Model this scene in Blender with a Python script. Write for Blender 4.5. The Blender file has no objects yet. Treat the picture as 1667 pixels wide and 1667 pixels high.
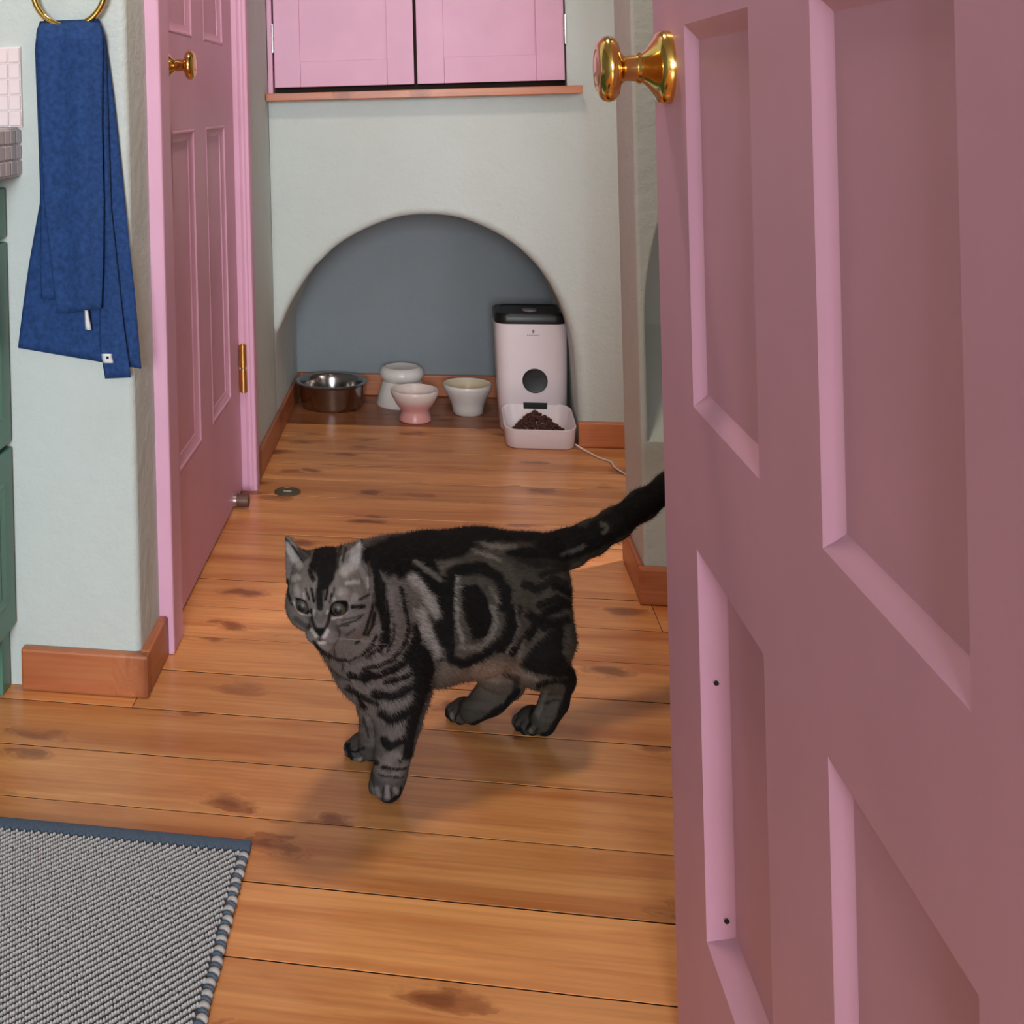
import bpy, bmesh, math, random
import numpy as np
from mathutils import Vector, Matrix, noise
from mathutils.bvhtree import BVHTree
random.seed(7); np.random.seed(7)
scene = bpy.context.scene
COL = scene.collection

# ------------------------------------------------------------------ camera
FPX, CAM_H, CX, CY, ROLL, IMG = 1900.0, 0.92, 350.0, 171.0, 0.025, 1667.0
YAW = math.radians(10.7)
Fv = np.array([-math.sin(YAW), math.cos(YAW), 0.0]); Sv = np.array([math.cos(YAW), math.sin(YAW), 0.0]); Zv = np.array([0, 0, 1.0])
_n = math.hypot(1, ROLL)
Rv = (Sv - ROLL*Zv)/_n; Uv = (Zv + ROLL*Sv)/_n
CP = np.array([0, 0, CAM_H])
cam_d = bpy.data.cameras.new('camera'); cam = bpy.data.objects.new('camera', cam_d); COL.objects.link(cam)
cam_d.sensor_fit = 'HORIZONTAL'; cam_d.sensor_width = 36.0; cam_d.lens = 36.0*FPX/IMG
cam_d.shift_x = (IMG/2 - CX)/IMG; cam_d.shift_y = (CY - IMG/2)/IMG
cam_d.clip_start = 0.02; cam_d.clip_end = 50
cam.matrix_world = Matrix(((Rv[0], Uv[0], -Fv[0], CP[0]), (Rv[1], Uv[1], -Fv[1], CP[1]), (Rv[2], Uv[2], -Fv[2], CP[2]), (0, 0, 0, 1)))
scene.camera = cam

# ------------------------------------------------------------------ light
scene.view_settings.view_transform = 'Standard'; scene.view_settings.look = 'None'
scene.view_settings.gamma = 1.0; scene.view_settings.use_curve_mapping = False
scene.view_settings.exposure = 0.45
world = bpy.data.worlds.new('world'); scene.world = world; world.use_nodes = True
world.node_tree.nodes['Background'].inputs[0].default_value = (0.75, 0.88, 1.0, 1)
world.node_tree.nodes['Background'].inputs[1].default_value = 0.35
def area(name, loc, target, sx, sy, power, color):
    l = bpy.data.lights.new(name, 'AREA'); l.shape = 'RECTANGLE'; l.size = sx; l.size_y = sy; l.energy = power; l.color = color
    o = bpy.data.objects.new(name, l); COL.objects.link(o); o.location = loc
    o.rotation_euler = (Vector(target) - Vector(loc)).to_track_quat('-Z', 'Y').to_euler()
    return o
# daylight through the kitchen window behind the camera, and through the window of the side recess
area('kitchen_window_daylight', (0.05, -4.0, 1.5), (0.05, 1.0, 1.1), 1.0, 1.3, 190, (0.84, 0.93, 1.0))
area('recess_window_daylight', (1.42, 2.9, 1.9), (0.24, 1.86, 0.0), 0.3, 0.3, 5.5, (1.0, 0.90, 0.93)).data.spread = math.radians(26)
lp = bpy.data.lights.new('ceiling_lamp_light', 'AREA'); lp.shape = 'DISK'; lp.size = 0.25; lp.energy = 10; lp.color = (1.0, 0.83, 0.66)
lo = bpy.data.objects.new('ceiling_lamp_light', lp); COL.objects.link(lo); lo.location = (-0.06, 1.66, 2.28)

# ------------------------------------------------------------------ pixel helpers (1667 x 1667 frame)
def ray(px, py): return Fv + (px-CX)/FPX*Rv - (py-CY)/FPX*Uv
def on_floor(px, py, z=0.0):
    d = ray(px, py); return CP + d*((z-CAM_H)/d[2])
def on_y(px, py, Y):
    d = ray(px, py); return CP + d*(Y/d[1])
def on_x(px, py, X):
    d = ray(px, py); return CP + d*(X/d[0])
def at(px, py, D): return CP + ray(px, py)*D          # D = depth along the view axis
def to_px(V):
    d = V - CP; w = d@Fv
    return CX + FPX*(d@Rv)/w, CY - FPX*(d@Uv)/w

# ------------------------------------------------------------------ materials
def lin(c):
    return tuple((v/255/12.92 if v/255 <= 0.04045 else ((v/255+0.055)/1.055)**2.4) for v in c) + (1.0,)
def new_mat(name):
    m = bpy.data.materials.new(name); m.use_nodes = True
    nt = m.node_tree; b = nt.nodes['Principled BSDF']
    return m, nt, b
def node(nt, t, **kw):
    n = nt.nodes.new(t)
    for k, v in kw.items():
        if k in n.inputs: n.inputs[k].default_value = v
        else: setattr(n, k, v)
    return n
def plain(name, rgb, rough=0.5, metal=0.0, var=0.06, scale=30, bump=0.0, bscale=200, spec=0.5, coat=0.0):
    m, nt, b = new_mat(name)
    tc = node(nt, 'ShaderNodeTexCoord'); nz = node(nt, 'ShaderNodeTexNoise', Scale=scale, Detail=4.0)
    nt.links.new(tc.outputs['Object'], nz.inputs['Vector'])
    rp = node(nt, 'ShaderNodeValToRGB'); c = lin(rgb)
    rp.color_ramp.elements[0].position = 0.3; rp.color_ramp.elements[1].position = 0.7
    rp.color_ramp.elements[0].color = tuple(v*(1-var) for v in c[:3]) + (1,)
    rp.color_ramp.elements[1].color = tuple(min(1, v*(1+var)) for v in c[:3]) + (1,)
    nt.links.new(nz.outputs['Fac'], rp.inputs['Fac']); nt.links.new(rp.outputs['Color'], b.inputs['Base Color'])
    b.inputs['Roughness'].default_value = rough; b.inputs['Metallic'].default_value = metal
    b.inputs['Specular IOR Level'].default_value = spec; b.inputs['Coat Weight'].default_value = coat
    if bump:
        n2 = node(nt, 'ShaderNodeTexNoise', Scale=bscale, Detail=3.0); nt.links.new(tc.outputs['Object'], n2.inputs['Vector'])
        bp = node(nt, 'ShaderNodeBump', Strength=bump, Distance=0.002)
        nt.links.new(n2.outputs['Fac'], bp.inputs['Height']); nt.links.new(bp.outputs['Normal'], b.inputs['Normal'])
    return m
def plaster(name, rgb):
    m, nt, b = new_mat(name)
    g = node(nt, 'ShaderNodeNewGeometry')
    n1 = node(nt, 'ShaderNodeTexNoise', Scale=3.0, Detail=5.0, Roughness=0.6); n2 = node(nt, 'ShaderNodeTexNoise', Scale=16.0, Detail=6.0, Roughness=0.65)
    n3 = node(nt, 'ShaderNodeTexNoise', Scale=140.0, Detail=3.0)
    for n in (n1, n2, n3): nt.links.new(g.outputs['Position'], n.inputs['Vector'])
    rp = node(nt, 'ShaderNodeValToRGB'); c = lin(rgb)
    rp.color_ramp.elements[0].position = 0.35; rp.color_ramp.elements[1].position = 0.7
    rp.color_ramp.elements[0].color = (c[0]*0.93, c[1]*0.94, c[2]*0.93, 1); rp.color_ramp.elements[1].color = c
    nt.links.new(n1.outputs['Fac'], rp.inputs['Fac']); nt.links.new(rp.outputs['Color'], b.inputs['Base Color'])
    b.inputs['Roughness'].default_value = 0.75; b.inputs['Specular IOR Level'].default_value = 0.25
    a = node(nt, 'ShaderNodeMath', operation='ADD'); mlt = node(nt, 'ShaderNodeMath', operation='MULTIPLY'); mlt.inputs[1].default_value = 0.12
    nt.links.new(n3.outputs['Fac'], mlt.inputs[0]); nt.links.new(n2.outputs['Fac'], a.inputs[0]); nt.links.new(mlt.outputs[0], a.inputs[1])
    bp = node(nt, 'ShaderNodeBump', Strength=0.45, Distance=0.01)
    nt.links.new(a.outputs[0], bp.inputs['Height']); nt.links.new(bp.outputs['Normal'], b.inputs['Normal'])
    return m
def pine(name, base, dark, knot, rough=0.33, along='X', knots=True):
    """stained pine: grain runs along one axis, knots with rings, each object shifted by its own random number"""
    m, nt, b = new_mat(name)
    L = nt.links.new
    tc = node(nt, 'ShaderNodeTexCoord'); oi = node(nt, 'ShaderNodeObjectInfo')
    mul = node(nt, 'ShaderNodeMath', operation='MULTIPLY'); mul.inputs[1].default_value = 37.0; L(oi.outputs['Random'], mul.inputs[0])
    cmb = node(nt, 'ShaderNodeCombineXYZ'); L(mul.outputs[0], cmb.inputs[0]); L(mul.outputs[0], cmb.inputs[1])
    add = node(nt, 'ShaderNodeVectorMath', operation='ADD'); L(tc.outputs['Object'], add.inputs[0]); L(cmb.outputs[0], add.inputs[1])
    mp = node(nt, 'ShaderNodeMapping'); L(add.outputs[0], mp.inputs['Vector'])
    mp.inputs['Scale'].default_value = {'X': (1, 9, 9), 'Y': (9, 1, 9), 'Z': (9, 9, 1)}[along]
    # knots: sparse cells
    mk = node(nt, 'ShaderNodeMapping'); L(add.outputs[0], mk.inputs['Vector'])
    mk.inputs['Scale'].default_value = {'X': (4.6, 9.0, 1), 'Y': (9, 4.6, 1), 'Z': (9, 9, 4.6)}[along]
    dn = node(nt, 'ShaderNodeTexNoise', Scale=3.2, Detail=4.0); L(mk.outputs[0], dn.inputs['Vector'])
    dm = node(nt, 'ShaderNodeVectorMath', operation='MULTIPLY_ADD'); L(dn.outputs['Color'], dm.inputs[0]); dm.inputs[1].default_value = (0.55, 0.5, 0.0); L(mk.outputs[0], dm.inputs[2])
    vo = node(nt, 'ShaderNodeTexVoronoi', Scale=1.0, Randomness=1.0); vo.voronoi_dimensions = '2D'; L(dm.outputs[0], vo.inputs['Vector'])
    kr = node(nt, 'ShaderNodeMapRange'); kr.inputs['From Min'].default_value = 0.03; kr.inputs['From Max'].default_value = 0.24; kr.inputs['To Min'].default_value = 1.0; kr.inputs['To Max'].default_value = 0.0
    kr.interpolation_type = 'SMOOTHSTEP'; L(vo.outputs['Distance'], kr.inputs['Value'])
    sc = node(nt, 'ShaderNodeSeparateColor'); L(vo.outputs['Color'], sc.inputs[0])
    th = node(nt, 'ShaderNodeMapRange'); th.inputs['From Min'].default_value = 0.28; th.inputs['From Max'].default_value = 0.6; L(sc.outputs[0], th.inputs['Value'])
    km = node(nt, 'ShaderNodeMath', operation='MULTIPLY'); L(kr.outputs[0], km.inputs[0]); L(th.outputs[0], km.inputs[1])
    # grain bends round the knots
    gd = node(nt, 'ShaderNodeVectorMath', operation='SCALE'); L(vo.outputs['Color'], gd.inputs[0]); L(km.outputs[0], gd.inputs['Scale'])
    ga = node(nt, 'ShaderNodeVectorMath', operation='ADD'); L(mp.outputs[0], ga.inputs[0]); L(gd.outputs[0], ga.inputs[1])
    g1 = node(nt, 'ShaderNodeTexNoise', Scale=2.2, Detail=5.0, Roughness=0.6, Distortion=0.6); L(ga.outputs[0], g1.inputs['Vector'])
    mp2 = node(nt, 'ShaderNodeMapping'); L(ga.outputs[0], mp2.inputs['Vector']); mp2.inputs['Scale'].default_value = {'X': (1.2, 7, 7), 'Y': (7, 1.2, 7), 'Z': (7, 7, 1.2)}[along]
    g2 = node(nt, 'ShaderNodeTexNoise', Scale=2.5, Detail=4.0); L(mp2.outputs[0], g2.inputs['Vector'])
    rp = node(nt, 'ShaderNodeValToRGB'); e = rp.color_ramp.elements
    e[0].position = 0.32; e[0].color = lin(dark); e[1].position = 0.62; e[1].color = lin(base)
    L(g1.outputs['Fac'], rp.inputs['Fac'])
    r2 = node(nt, 'ShaderNodeMapRange'); r2.inputs['From Min'].default_value = 0.3; r2.inputs['From Max'].default_value = 0.7; r2.inputs['To Min'].default_value = 0.86; r2.inputs['To Max'].default_value = 1.08
    L(g2.outputs['Fac'], r2.inputs['Value'])
    bv = node(nt, 'ShaderNodeMapRange'); bv.inputs['To Min'].default_value = 0.88; bv.inputs['To Max'].default_value = 1.1; L(oi.outputs['Random'], bv.inputs['Value'])
    mm = node(nt, 'ShaderNodeMath', operation='MULTIPLY'); L(r2.outputs[0], mm.inputs[0]); L(bv.outputs[0], mm.inputs[1])
    vm = node(nt, 'ShaderNodeVectorMath', operation='SCALE'); L(rp.outputs['Color'], vm.inputs[0]); L(mm.outputs[0], vm.inputs['Scale'])
    last = vm.outputs[0]
    if knots:
        kp = node(nt, 'ShaderNodeMath', operation='MULTIPLY'); L(km.outputs[0], kp.inputs[0]); kp.inputs[1].default_value = 0.8
        mx = node(nt, 'ShaderNodeMix'); mx.data_type = 'RGBA'; L(kp.outputs[0], mx.inputs['Factor']); L(last, mx.inputs['A']); mx.inputs['B'].default_value = lin(knot)
        last = mx.outputs['Result']
    L(last, b.inputs['Base Color'])
    b.inputs['Roughness'].default_value = rough
    b.inputs['Specular IOR Level'].default_value = 0.5
    bp = node(nt, 'ShaderNodeBump', Strength=0.12, Distance=0.001); L(g2.outputs['Fac'], bp.inputs['Height']); L(bp.outputs['Normal'], b.inputs['Normal'])
    return m

M = {}
M['plaster'] = plaster('mint_plaster', (198, 204, 200))
M['niche'] = plaster('shaded_alcove_plaster', (136, 141, 145))  # same wall plaster, the alcove's dim bluish shade put into its colour
M['kitchen'] = plaster('kitchen_plaster', (120, 124, 116))
M['ceiling'] = plaster('ceiling_plaster', (178, 172, 160))
M['pink'] = plain('pink_gloss_paint', (214, 160, 185), rough=0.5, spec=0.5, var=0.03, scale=12, bump=0.06, bscale=90)
M['floor'] = pine('stained_pine_boards', (226, 158, 98), (192, 116, 64), (112, 54, 26), rough=0.3)
M['floor_dark'] = pine('darker_pine_boards', (150, 92, 54), (122, 68, 36), (84, 42, 22), rough=0.34)  # darker tone for the last board rows, inside the alcove
M['skirt'] = pine('stained_pine_trim', (190, 116, 74), (168, 92, 54), (110, 52, 28), rough=0.38)
M['skirty'] = pine('stained_pine_trim_deep', (190, 116, 74), (168, 92, 54), (110, 52, 28), rough=0.38, along='Y')
M['gap'] = plain('dark_gap', (40, 22, 14), rough=0.9)
M['brass'] = plain('polished_brass', (226, 190, 110), rough=0.13, metal=1.0, var=0.03)
M['hinge'] = plain('brass_hinge', (222, 176, 104), rough=0.28, metal=1.0, var=0.05)
M['chrome'] = plain('silver_hinge', (210, 205, 205), rough=0.25, metal=1.0, var=0.03)
M['steel'] = plain('stainless_steel', (178, 172, 170), rough=0.16, metal=1.0, var=0.04)
M['green'] = plain('green_cabinet_paint', (84, 128, 110), rough=0.4, var=0.05, scale=10)
M['tile_pink'] = plain('pale_pink_tile', (236, 216, 216), rough=0.3, var=0.03)
M['tile_grey'] = plain('grey_mauve_tile', (184, 172, 176), rough=0.35, var=0.06)
M['grout'] = plain('light_grout', (226, 216, 216), rough=0.8)
M['towel'] = plain('blue_terry', (48, 76, 128), rough=0.95, var=0.24, scale=130, bump=1.0, bscale=900, spec=0.1)
M['white_cloth'] = plain('white_cloth_tag', (228, 226, 228), rough=0.8)
M['ink'] = plain('dark_print', (26, 24, 30), rough=0.7)
M['rug_dark'] = plain('rug_grey_yarn', (76, 73, 80), rough=0.95, var=0.12, scale=200, spec=0.1)
M['rug_light'] = plain('rug_pale_yarn', (176, 174, 175), rough=0.95, var=0.1, scale=300, spec=0.1)
M['rug_blue'] = plain('rug_blue_hem', (92, 108, 130), rough=0.95, var=0.1, scale=260, bump=0.8, bscale=1200, spec=0.1)
M['white_plastic'] = plain('white_plastic', (222, 208, 212), rough=0.35, var=0.015)
M['black_plastic'] = plain('black_plastic', (14, 14, 16), rough=0.4, var=0.05)
M['grey_mark'] = plain('grey_print', (120, 112, 118), rough=0.5)
M['kibble'] = plain('brown_kibble', (74, 40, 30), rough=0.8, var=0.25, scale=300)
M['ceramic'] = plain('white_ceramic', (214, 208, 204), rough=0.3, var=0.04)
M['ceramic_cream'] = plain('cream_glaze', (206, 192, 164), rough=0.3, var=0.04)
M['rubber'] = plain('brown_rubber', (96, 62, 50), rough=0.5)
M['cord'] = plain('white_cord', (226, 214, 210), rough=0.5)
M['disc'] = plain('aged_bronze', (112, 104, 84), rough=0.4, metal=0.7, var=0.2, scale=120)
def two_tone(name, low, high, z0, z1):
    m, nt, b = new_mat(name); tc = node(nt, 'ShaderNodeTexCoord'); s = node(nt, 'ShaderNodeSeparateXYZ'); nt.links.new(tc.outputs['Object'], s.inputs[0])
    r = node(nt, 'ShaderNodeMapRange'); r.inputs['From Min'].default_value = z0; r.inputs['From Max'].default_value = z1; nt.links.new(s.outputs[2], r.inputs['Value'])
    x = node(nt, 'ShaderNodeMix'); x.data_type = 'RGBA'; x.inputs['A'].default_value = lin(low); x.inputs['B'].default_value = lin(high)
    nt.links.new(r.outputs[0], x.inputs['Factor']); nt.links.new(x.outputs['Result'], b.inputs['Base Color']); b.inputs['Roughness'].default_value = 0.3
    return m
M['pink_glaze'] = two_tone('pink_to_white_glaze', (214, 152, 148), (216, 200, 194), 0.045, 0.068)

# ------------------------------------------------------------------ mesh helpers
def add_box(bm, lo, hi, bevel=0.0, seg=2):
    g = bmesh.ops.create_cube(bm, size=1.0); vs = g['verts']
    for v in vs:
        v.co = Vector([lo[i] + (v.co[i]+0.5)*(hi[i]-lo[i]) for i in range(3)])
    if bevel:
        es = list({e for v in vs for e in v.link_edges})
        bmesh.ops.bevel(bm, geom=es, offset=bevel, segments=seg, profile=0.5, affect='EDGES')
def obj(name, bm, mat, parent=None, smooth=False, angle=None):
    me = bpy.data.meshes.new(name)
    if isinstance(bm, bmesh.types.BMesh):
        bmesh.ops.recalc_face_normals(bm, faces=bm.faces)
        bm.to_mesh(me); bm.free()
    else:
        me.from_pydata(*bm); me.update()
    for m in (mat if isinstance(mat, (list, tuple)) else [mat]): me.materials.append(m)
    if smooth:
        me.polygons.foreach_set('use_smooth', [True]*len(me.polygons))
        if angle: me.set_sharp_from_angle(angle=math.radians(angle))
    o = bpy.data.objects.new(name, me); COL.objects.link(o)
    if parent is not None: put_under(o, parent)
    return o
def put_under(o, p): o.parent = p; o.matrix_parent_inverse = Matrix.Identity(4)
def empty(name, loc=(0, 0, 0), rotz=0.0):
    o = bpy.data.objects.new(name, None); COL.objects.link(o); o.location = loc; o.rotation_euler = (0, 0, rotz); o.empty_display_size = 0.05
    return o
def tag(o, label=None, cat=None, group=None, kind=None):
    if label: o['label'] = label
    if cat: o['category'] = cat
    if group: o['group'] = group
    if kind: o['kind'] = kind
    return o
def box_obj(name, lo, hi, mat, parent=None, bevel=0.0, origin=None):
    bm = bmesh.new(); add_box(bm, lo, hi, bevel)
    return obj(name, bm, mat, parent)
def lathe(profile, n=40, cap=False):
    """profile: list of (r, z); returns bmesh round z"""
    bm = bmesh.new(); rings = []
    for r, z in profile:
        rings.append([bm.verts.new((r*math.cos(2*math.pi*i/n), r*math.sin(2*math.pi*i/n), z)) for i in range(n)] if r > 1e-6 else [bm.verts.new((0, 0, z))])
    for a, b in zip(rings, rings[1:]):
        for i in range(n):
            j = (i+1) % n
            va = [a[i], a[j]] if len(a) > 1 else [a[0]]
            vb = [b[j], b[i]] if len(b) > 1 else [b[0]]
            if len(va)+len(vb) > 2: bm.faces.new(va+vb)
    return bm
def tube(pts, r, n=10, closed=False):
    bm = bmesh.new(); pts = [Vector(p) for p in pts]; rings = []; N = len(pts); up = Vector((0.13, 0.21, 0.97))
    for i, p in enumerate(pts):
        t = ((pts[(i+1) % N]-pts[i-1]) if closed else (pts[min(i+1, N-1)]-pts[max(i-1, 0)])).normalized()
        a = t.cross(up).normalized(); b = a.cross(t); rr = r[i] if isinstance(r, (list, tuple)) else r
        rings.append([bm.verts.new(p + a*rr*math.cos(2*math.pi*k/n) + b*rr*math.sin(2*math.pi*k/n)) for k in range(n)])
    for i in range(N if closed else N-1):
        A, B = rings[i], rings[(i+1) % N]
        for k in range(n): bm.faces.new((A[k], A[(k+1) % n], B[(k+1) % n], B[k]))
    if not closed:
        bm.faces.new(rings[0]); bm.faces.new(list(reversed(rings[-1])))
    return bm
def catmull(pts, n=8):
    pts = [np.array(p, float) for p in pts]; P = [2*pts[0]-pts[1]] + pts + [2*pts[-1]-pts[-2]]; out = []
    for i in range(1, len(P)-2):
        for k in range(n):
            t = k/n
            out.append(0.5*((2*P[i]) + (-P[i-1]+P[i+1])*t + (2*P[i-1]-5*P[i]+4*P[i+1]-P[i+2])*t*t + (-P[i-1]+3*P[i]-3*P[i+1]+P[i+2])*t**3))
    out.append(pts[-1]); return out
def prism(poly, axis, a, b):
    """poly: 2D outline in the two other axes, extruded along axis from a to b"""
    bm = bmesh.new()
    def mk(p, c):
        q = list(p); q.insert(axis, c); return bm.verts.new(q)
    A = [mk(p, a) for p in poly]; B = [mk(p, b) for p in poly]; n = len(poly)
    bm.faces.new(A); bm.faces.new(list(reversed(B)))
    for i in range(n): bm.faces.new((A[i], B[i], B[(i+1) % n], A[(i+1) % n]))
    return bm

CEIL = 2.35
STRUCT = dict(kind='structure')

# ------------------------------------------------------------------ floor of pine boards
X0, X1, Y0, Y1 = -1.42, 1.5, -4.1, 3.72
floor = box_obj('floor', (X0, Y0, -0.06), (X1, Y1, -0.022), M['gap']); tag(floor, kind='structure')
PITCH = 0.1232
rows = []
y = 1.608
while y > Y0: y -= PITCH
y += PITCH
board_mesh = {}
def board(xa, xb, ya, yb, mt='floor'):
    L, W = round(xb-xa, 4), round(yb-ya, 4)
    if (L, W, mt) not in board_mesh:
        bm = bmesh.new(); add_box(bm, (-L/2, -W/2, -0.02), (L/2, W/2, 0.0))
        es = [e for e in bm.edges if all(abs(v.co.z) < 1e-6 for v in e.verts)]
        bmesh.ops.bevel(bm, geom=es, offset=0.0005, segments=1, affect='EDGES')
        bmesh.ops.recalc_face_normals(bm, faces=bm.faces); bm.normal_update()
        for f in bm.faces: f.material_index = 0 if f.normal.z > 0.6 else 1
        me = bpy.data.meshes.new('floor_board'); bm.to_mesh(me); bm.free(); me.materials.append(M[mt]); me.materials.append(M['gap']); board_mesh[(L, W, mt)] = me
    o = bpy.data.objects.new('floor_board', board_mesh[(L, W, mt)]); COL.objects.link(o); o.parent = floor
    o.location = ((xa+xb)/2, (ya+yb)/2, random.uniform(-0.0006, 0.0))
k = 0
joint = {}
while y < Y1 - 0.03:
    ya, yb = y + 0.0011, min(y + PITCH - 0.0011, Y1)
    r = (y - 1.608)/PITCH
    if abs(r - 1) < 0.3: cut = [-0.48]
    elif abs(r - 4) < 0.3: cut = [0.36]
    else: cut = [random.choice([-1.0, -0.75, 0.75, 0.95, 1.2])] if k % 2 else []
    xs = [X0] + cut + [X1]
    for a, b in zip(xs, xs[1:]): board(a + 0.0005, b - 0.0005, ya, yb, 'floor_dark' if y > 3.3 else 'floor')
    y += PITCH; k += 1

# ------------------------------------------------------------------ walls
def rounded_block(name, lo, hi, mat, rad, corners):
    """plaster wall block, vertical corners listed in corners (ix, iy) rounded by rad"""
    pts = []
    for (ix, iy) in ((0, 0), (1, 0), (1, 1), (0, 1)):
        x = hi[0] if ix else lo[0]; y_ = hi[1] if iy else lo[1]
        if (ix, iy) in corners:
            sx = -1 if ix else 1; sy = -1 if iy else 1
            cx, cy = x + sx*rad, y_ + sy*rad
            a0 = {(0, 0): 180, (1, 0): 270, (1, 1): 0, (0, 1): 90}[(ix, iy)]
            for q in range(7):
                a = math.radians(a0 + 15*q); pts.append((cx + rad*math.cos(a), cy + rad*math.sin(a)))
        else: pts.append((x, y_))
    bm = bmesh.new(); nz = 24; rings = []
    for kz in range(nz+1):
        z = lo[2] + (hi[2]-lo[2])*kz/nz
        ring = []
        for i, (px, py) in enumerate(pts):
            w = 0.0022*noise.noise(Vector((px*4, py*4, z*3)))
            ring.append(bm.verts.new((px + w, py + w, z)))
        rings.append(ring)
    n = len(pts)
    for A, B in zip(rings, rings[1:]):
        for i in range(n): bm.faces.new((A[i], A[(i+1) % n], B[(i+1) % n], B[i]))
    bm.faces.new(rings[0]); bm.faces.new(rings[-1])
    o = obj(name, bm, mat, smooth=True, angle=40); tag(o, kind='structure'); return o
STUB_Y = 1.775
rounded_block('wall_near_left', (-1.42, STUB_Y, 0), (-0.476, 1.99, CEIL), M['plaster'], 0.013, [(1, 0)])
tag(box_obj('wall_left', (-0.62, 2.76, 0), (-0.4535, 3.72, CEIL), M['plaster'], bevel=0.0), kind='structure')
tag(box_obj('wall_left_door_side', (-0.62, 1.99, 0), (-0.53, 2.76, CEIL), M['plaster']), kind='structure')
tag(box_obj('wall_kitchen_left', (-1.5, -4.1, 0), (-1.42, 1.99, CEIL), M['kitchen']), kind='structure')
# pier on the right with a shallow arched niche in its front face
PX, PY0, PY1 = 0.351, 2.222, 2.415
def pier():
    """pier with a shallow arched recess whose floor slopes up to the back"""
    bm = bmesh.new(); xr_ = 1.5; rad = 0.006; dep = 0.175
    cxn, hw, ztop, zs, zb, zi = 0.6145, 0.25, 0.905, 0.50, 0.29, 0.47
    con = [(cxn-hw, zb)] + [(cxn-hw, zb+(zs-zb)*t) for t in (0.35, 0.7)] + [(cxn-hw*math.cos(math.pi*k/40), zs+(ztop-zs)*math.sin(math.pi*k/40)) for k in range(41)] + [(cxn+hw, zb+(zs-zb)*t) for t in (0.7, 0.35)] + [(cxn+hw, zb)]
    n = len(con); nrm = []
    for i in range(n):
        t = (Vector(con[min(i+1, n-1)]) - Vector(con[max(i-1, 0)])).normalized(); nrm.append(Vector((-t.y, t.x)))
    rings = []
    for q in range(5):
        a = math.radians(22.5*q); off, dy = rad*(1-math.sin(a)), rad*(1-math.cos(a))
        rings.append([bm.verts.new((con[i][0]+nrm[i].x*off, PY0+dy, con[i][1]+nrm[i].y*off)) for i in range(n)])
    rings.append([bm.verts.new((con[i][0], PY0+dep, max(con[i][1], zi + 0.2*(con[i][1]-zb)/(zs-zb)*(zs-zi) if con[i][1] < zs else con[i][1]))) for i in range(n)])
    for A, B in zip(rings, rings[1:]):
        for i in range(n-1): bm.faces.new((A[i], A[i+1], B[i+1], B[i]))
    bm.faces.new((rings[0][0], rings[1][0], rings[2][0], rings[3][0], rings[4][0], rings[5][0], rings[5][-1], rings[4][-1], rings[3][-1], rings[2][-1], rings[1][-1], rings[0][-1]))
    bm.faces.new(rings[5])
    F0 = rings[0]; xa, xb = F0[0].co.x, F0[-1].co.x
    i0, i1 = 3, n-4
    tops = {i: bm.verts.new((F0[i].co.x, PY0, CEIL)) for i in range(i0, i1+1)}
    for i in range(i0, i1): bm.faces.new((F0[i], F0[i+1], tops[i+1], tops[i]))
    v = lambda x, y_, z: bm.verts.new((x, y_, z))
    la, lb = v(PX+0.006, PY0, 0), v(PX+0.006, PY0, CEIL); ba, bb = v(xa, PY0, 0), v(xb, PY0, 0)
    bm.faces.new([la, ba] + F0[0:i0+1] + [tops[i0], lb])
    ra, rb = v(xr_, PY0, 0), v(xr_, PY0, CEIL)
    bm.faces.new([bb, ra, rb, tops[i1]] + [F0[i] for i in range(i1, n)])
    bm.faces.new([ba, bb, F0[-1], F0[0]])
    # rounded arris and the side face
    prev = (la, lb)
    for q in range(1, 5):
        a = math.radians(22.5*q); cur = (v(PX+0.006-0.006*math.sin(a), PY0+0.006-0.006*math.cos(a), 0), v(PX+0.006-0.006*math.sin(a), PY0+0.006-0.006*math.cos(a), CEIL))
        bm.faces.new((prev[0], cur[0], cur[1], prev[1])); prev = cur
    sa, sb_ = v(PX, PY1, 0), v(PX, PY1, CEIL); bm.faces.new((prev[0], sa, sb_, prev[1]))
    ea, eb = v(xr_, PY1, 0), v(xr_, PY1, CEIL); bm.faces.new((sa, ea, eb, sb_)); bm.faces.new((ea, ra, rb, eb))
    o = obj('wall_right', bm, M['plaster'], smooth=True, angle=35); tag(o, kind='structure')
pier()
tag(box_obj('wall_recess', (1.5, 1.0, 0), (1.58, 3.72, CEIL), M['plaster']), kind='structure')
tag(box_obj('wall_kitchen_right', (1.5, -4.1, 0), (1.58, 1.0, CEIL), M['kitchen']), kind='structure')
tag(box_obj('wall_beside_doorway', (0.30, 0.30, 0), (1.5, 0.40, CEIL), M['plaster']), kind='structure')
tag(box_obj('ceiling', (-1.5, -4.2, CEIL), (1.58, 3.8, CEIL+0.06), M['ceiling']), kind='structure')
# wall behind the camera with the window opening the daylight comes through
bm = bmesh.new()
for lo, hi in (((-1.5, -4.2, 0), (1.58, -4.1, 0.8)), ((-1.5, -4.2, 2.2), (1.58, -4.1, CEIL)), ((-1.5, -4.2, 0.8), (-0.48, -4.1, 2.2)), ((0.58, -4.2, 0.8), (1.58, -4.1, 2.2))):
    add_box(bm, lo, hi)
tag(obj('wall_back', bm, M['plaster']), kind='structure')

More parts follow.
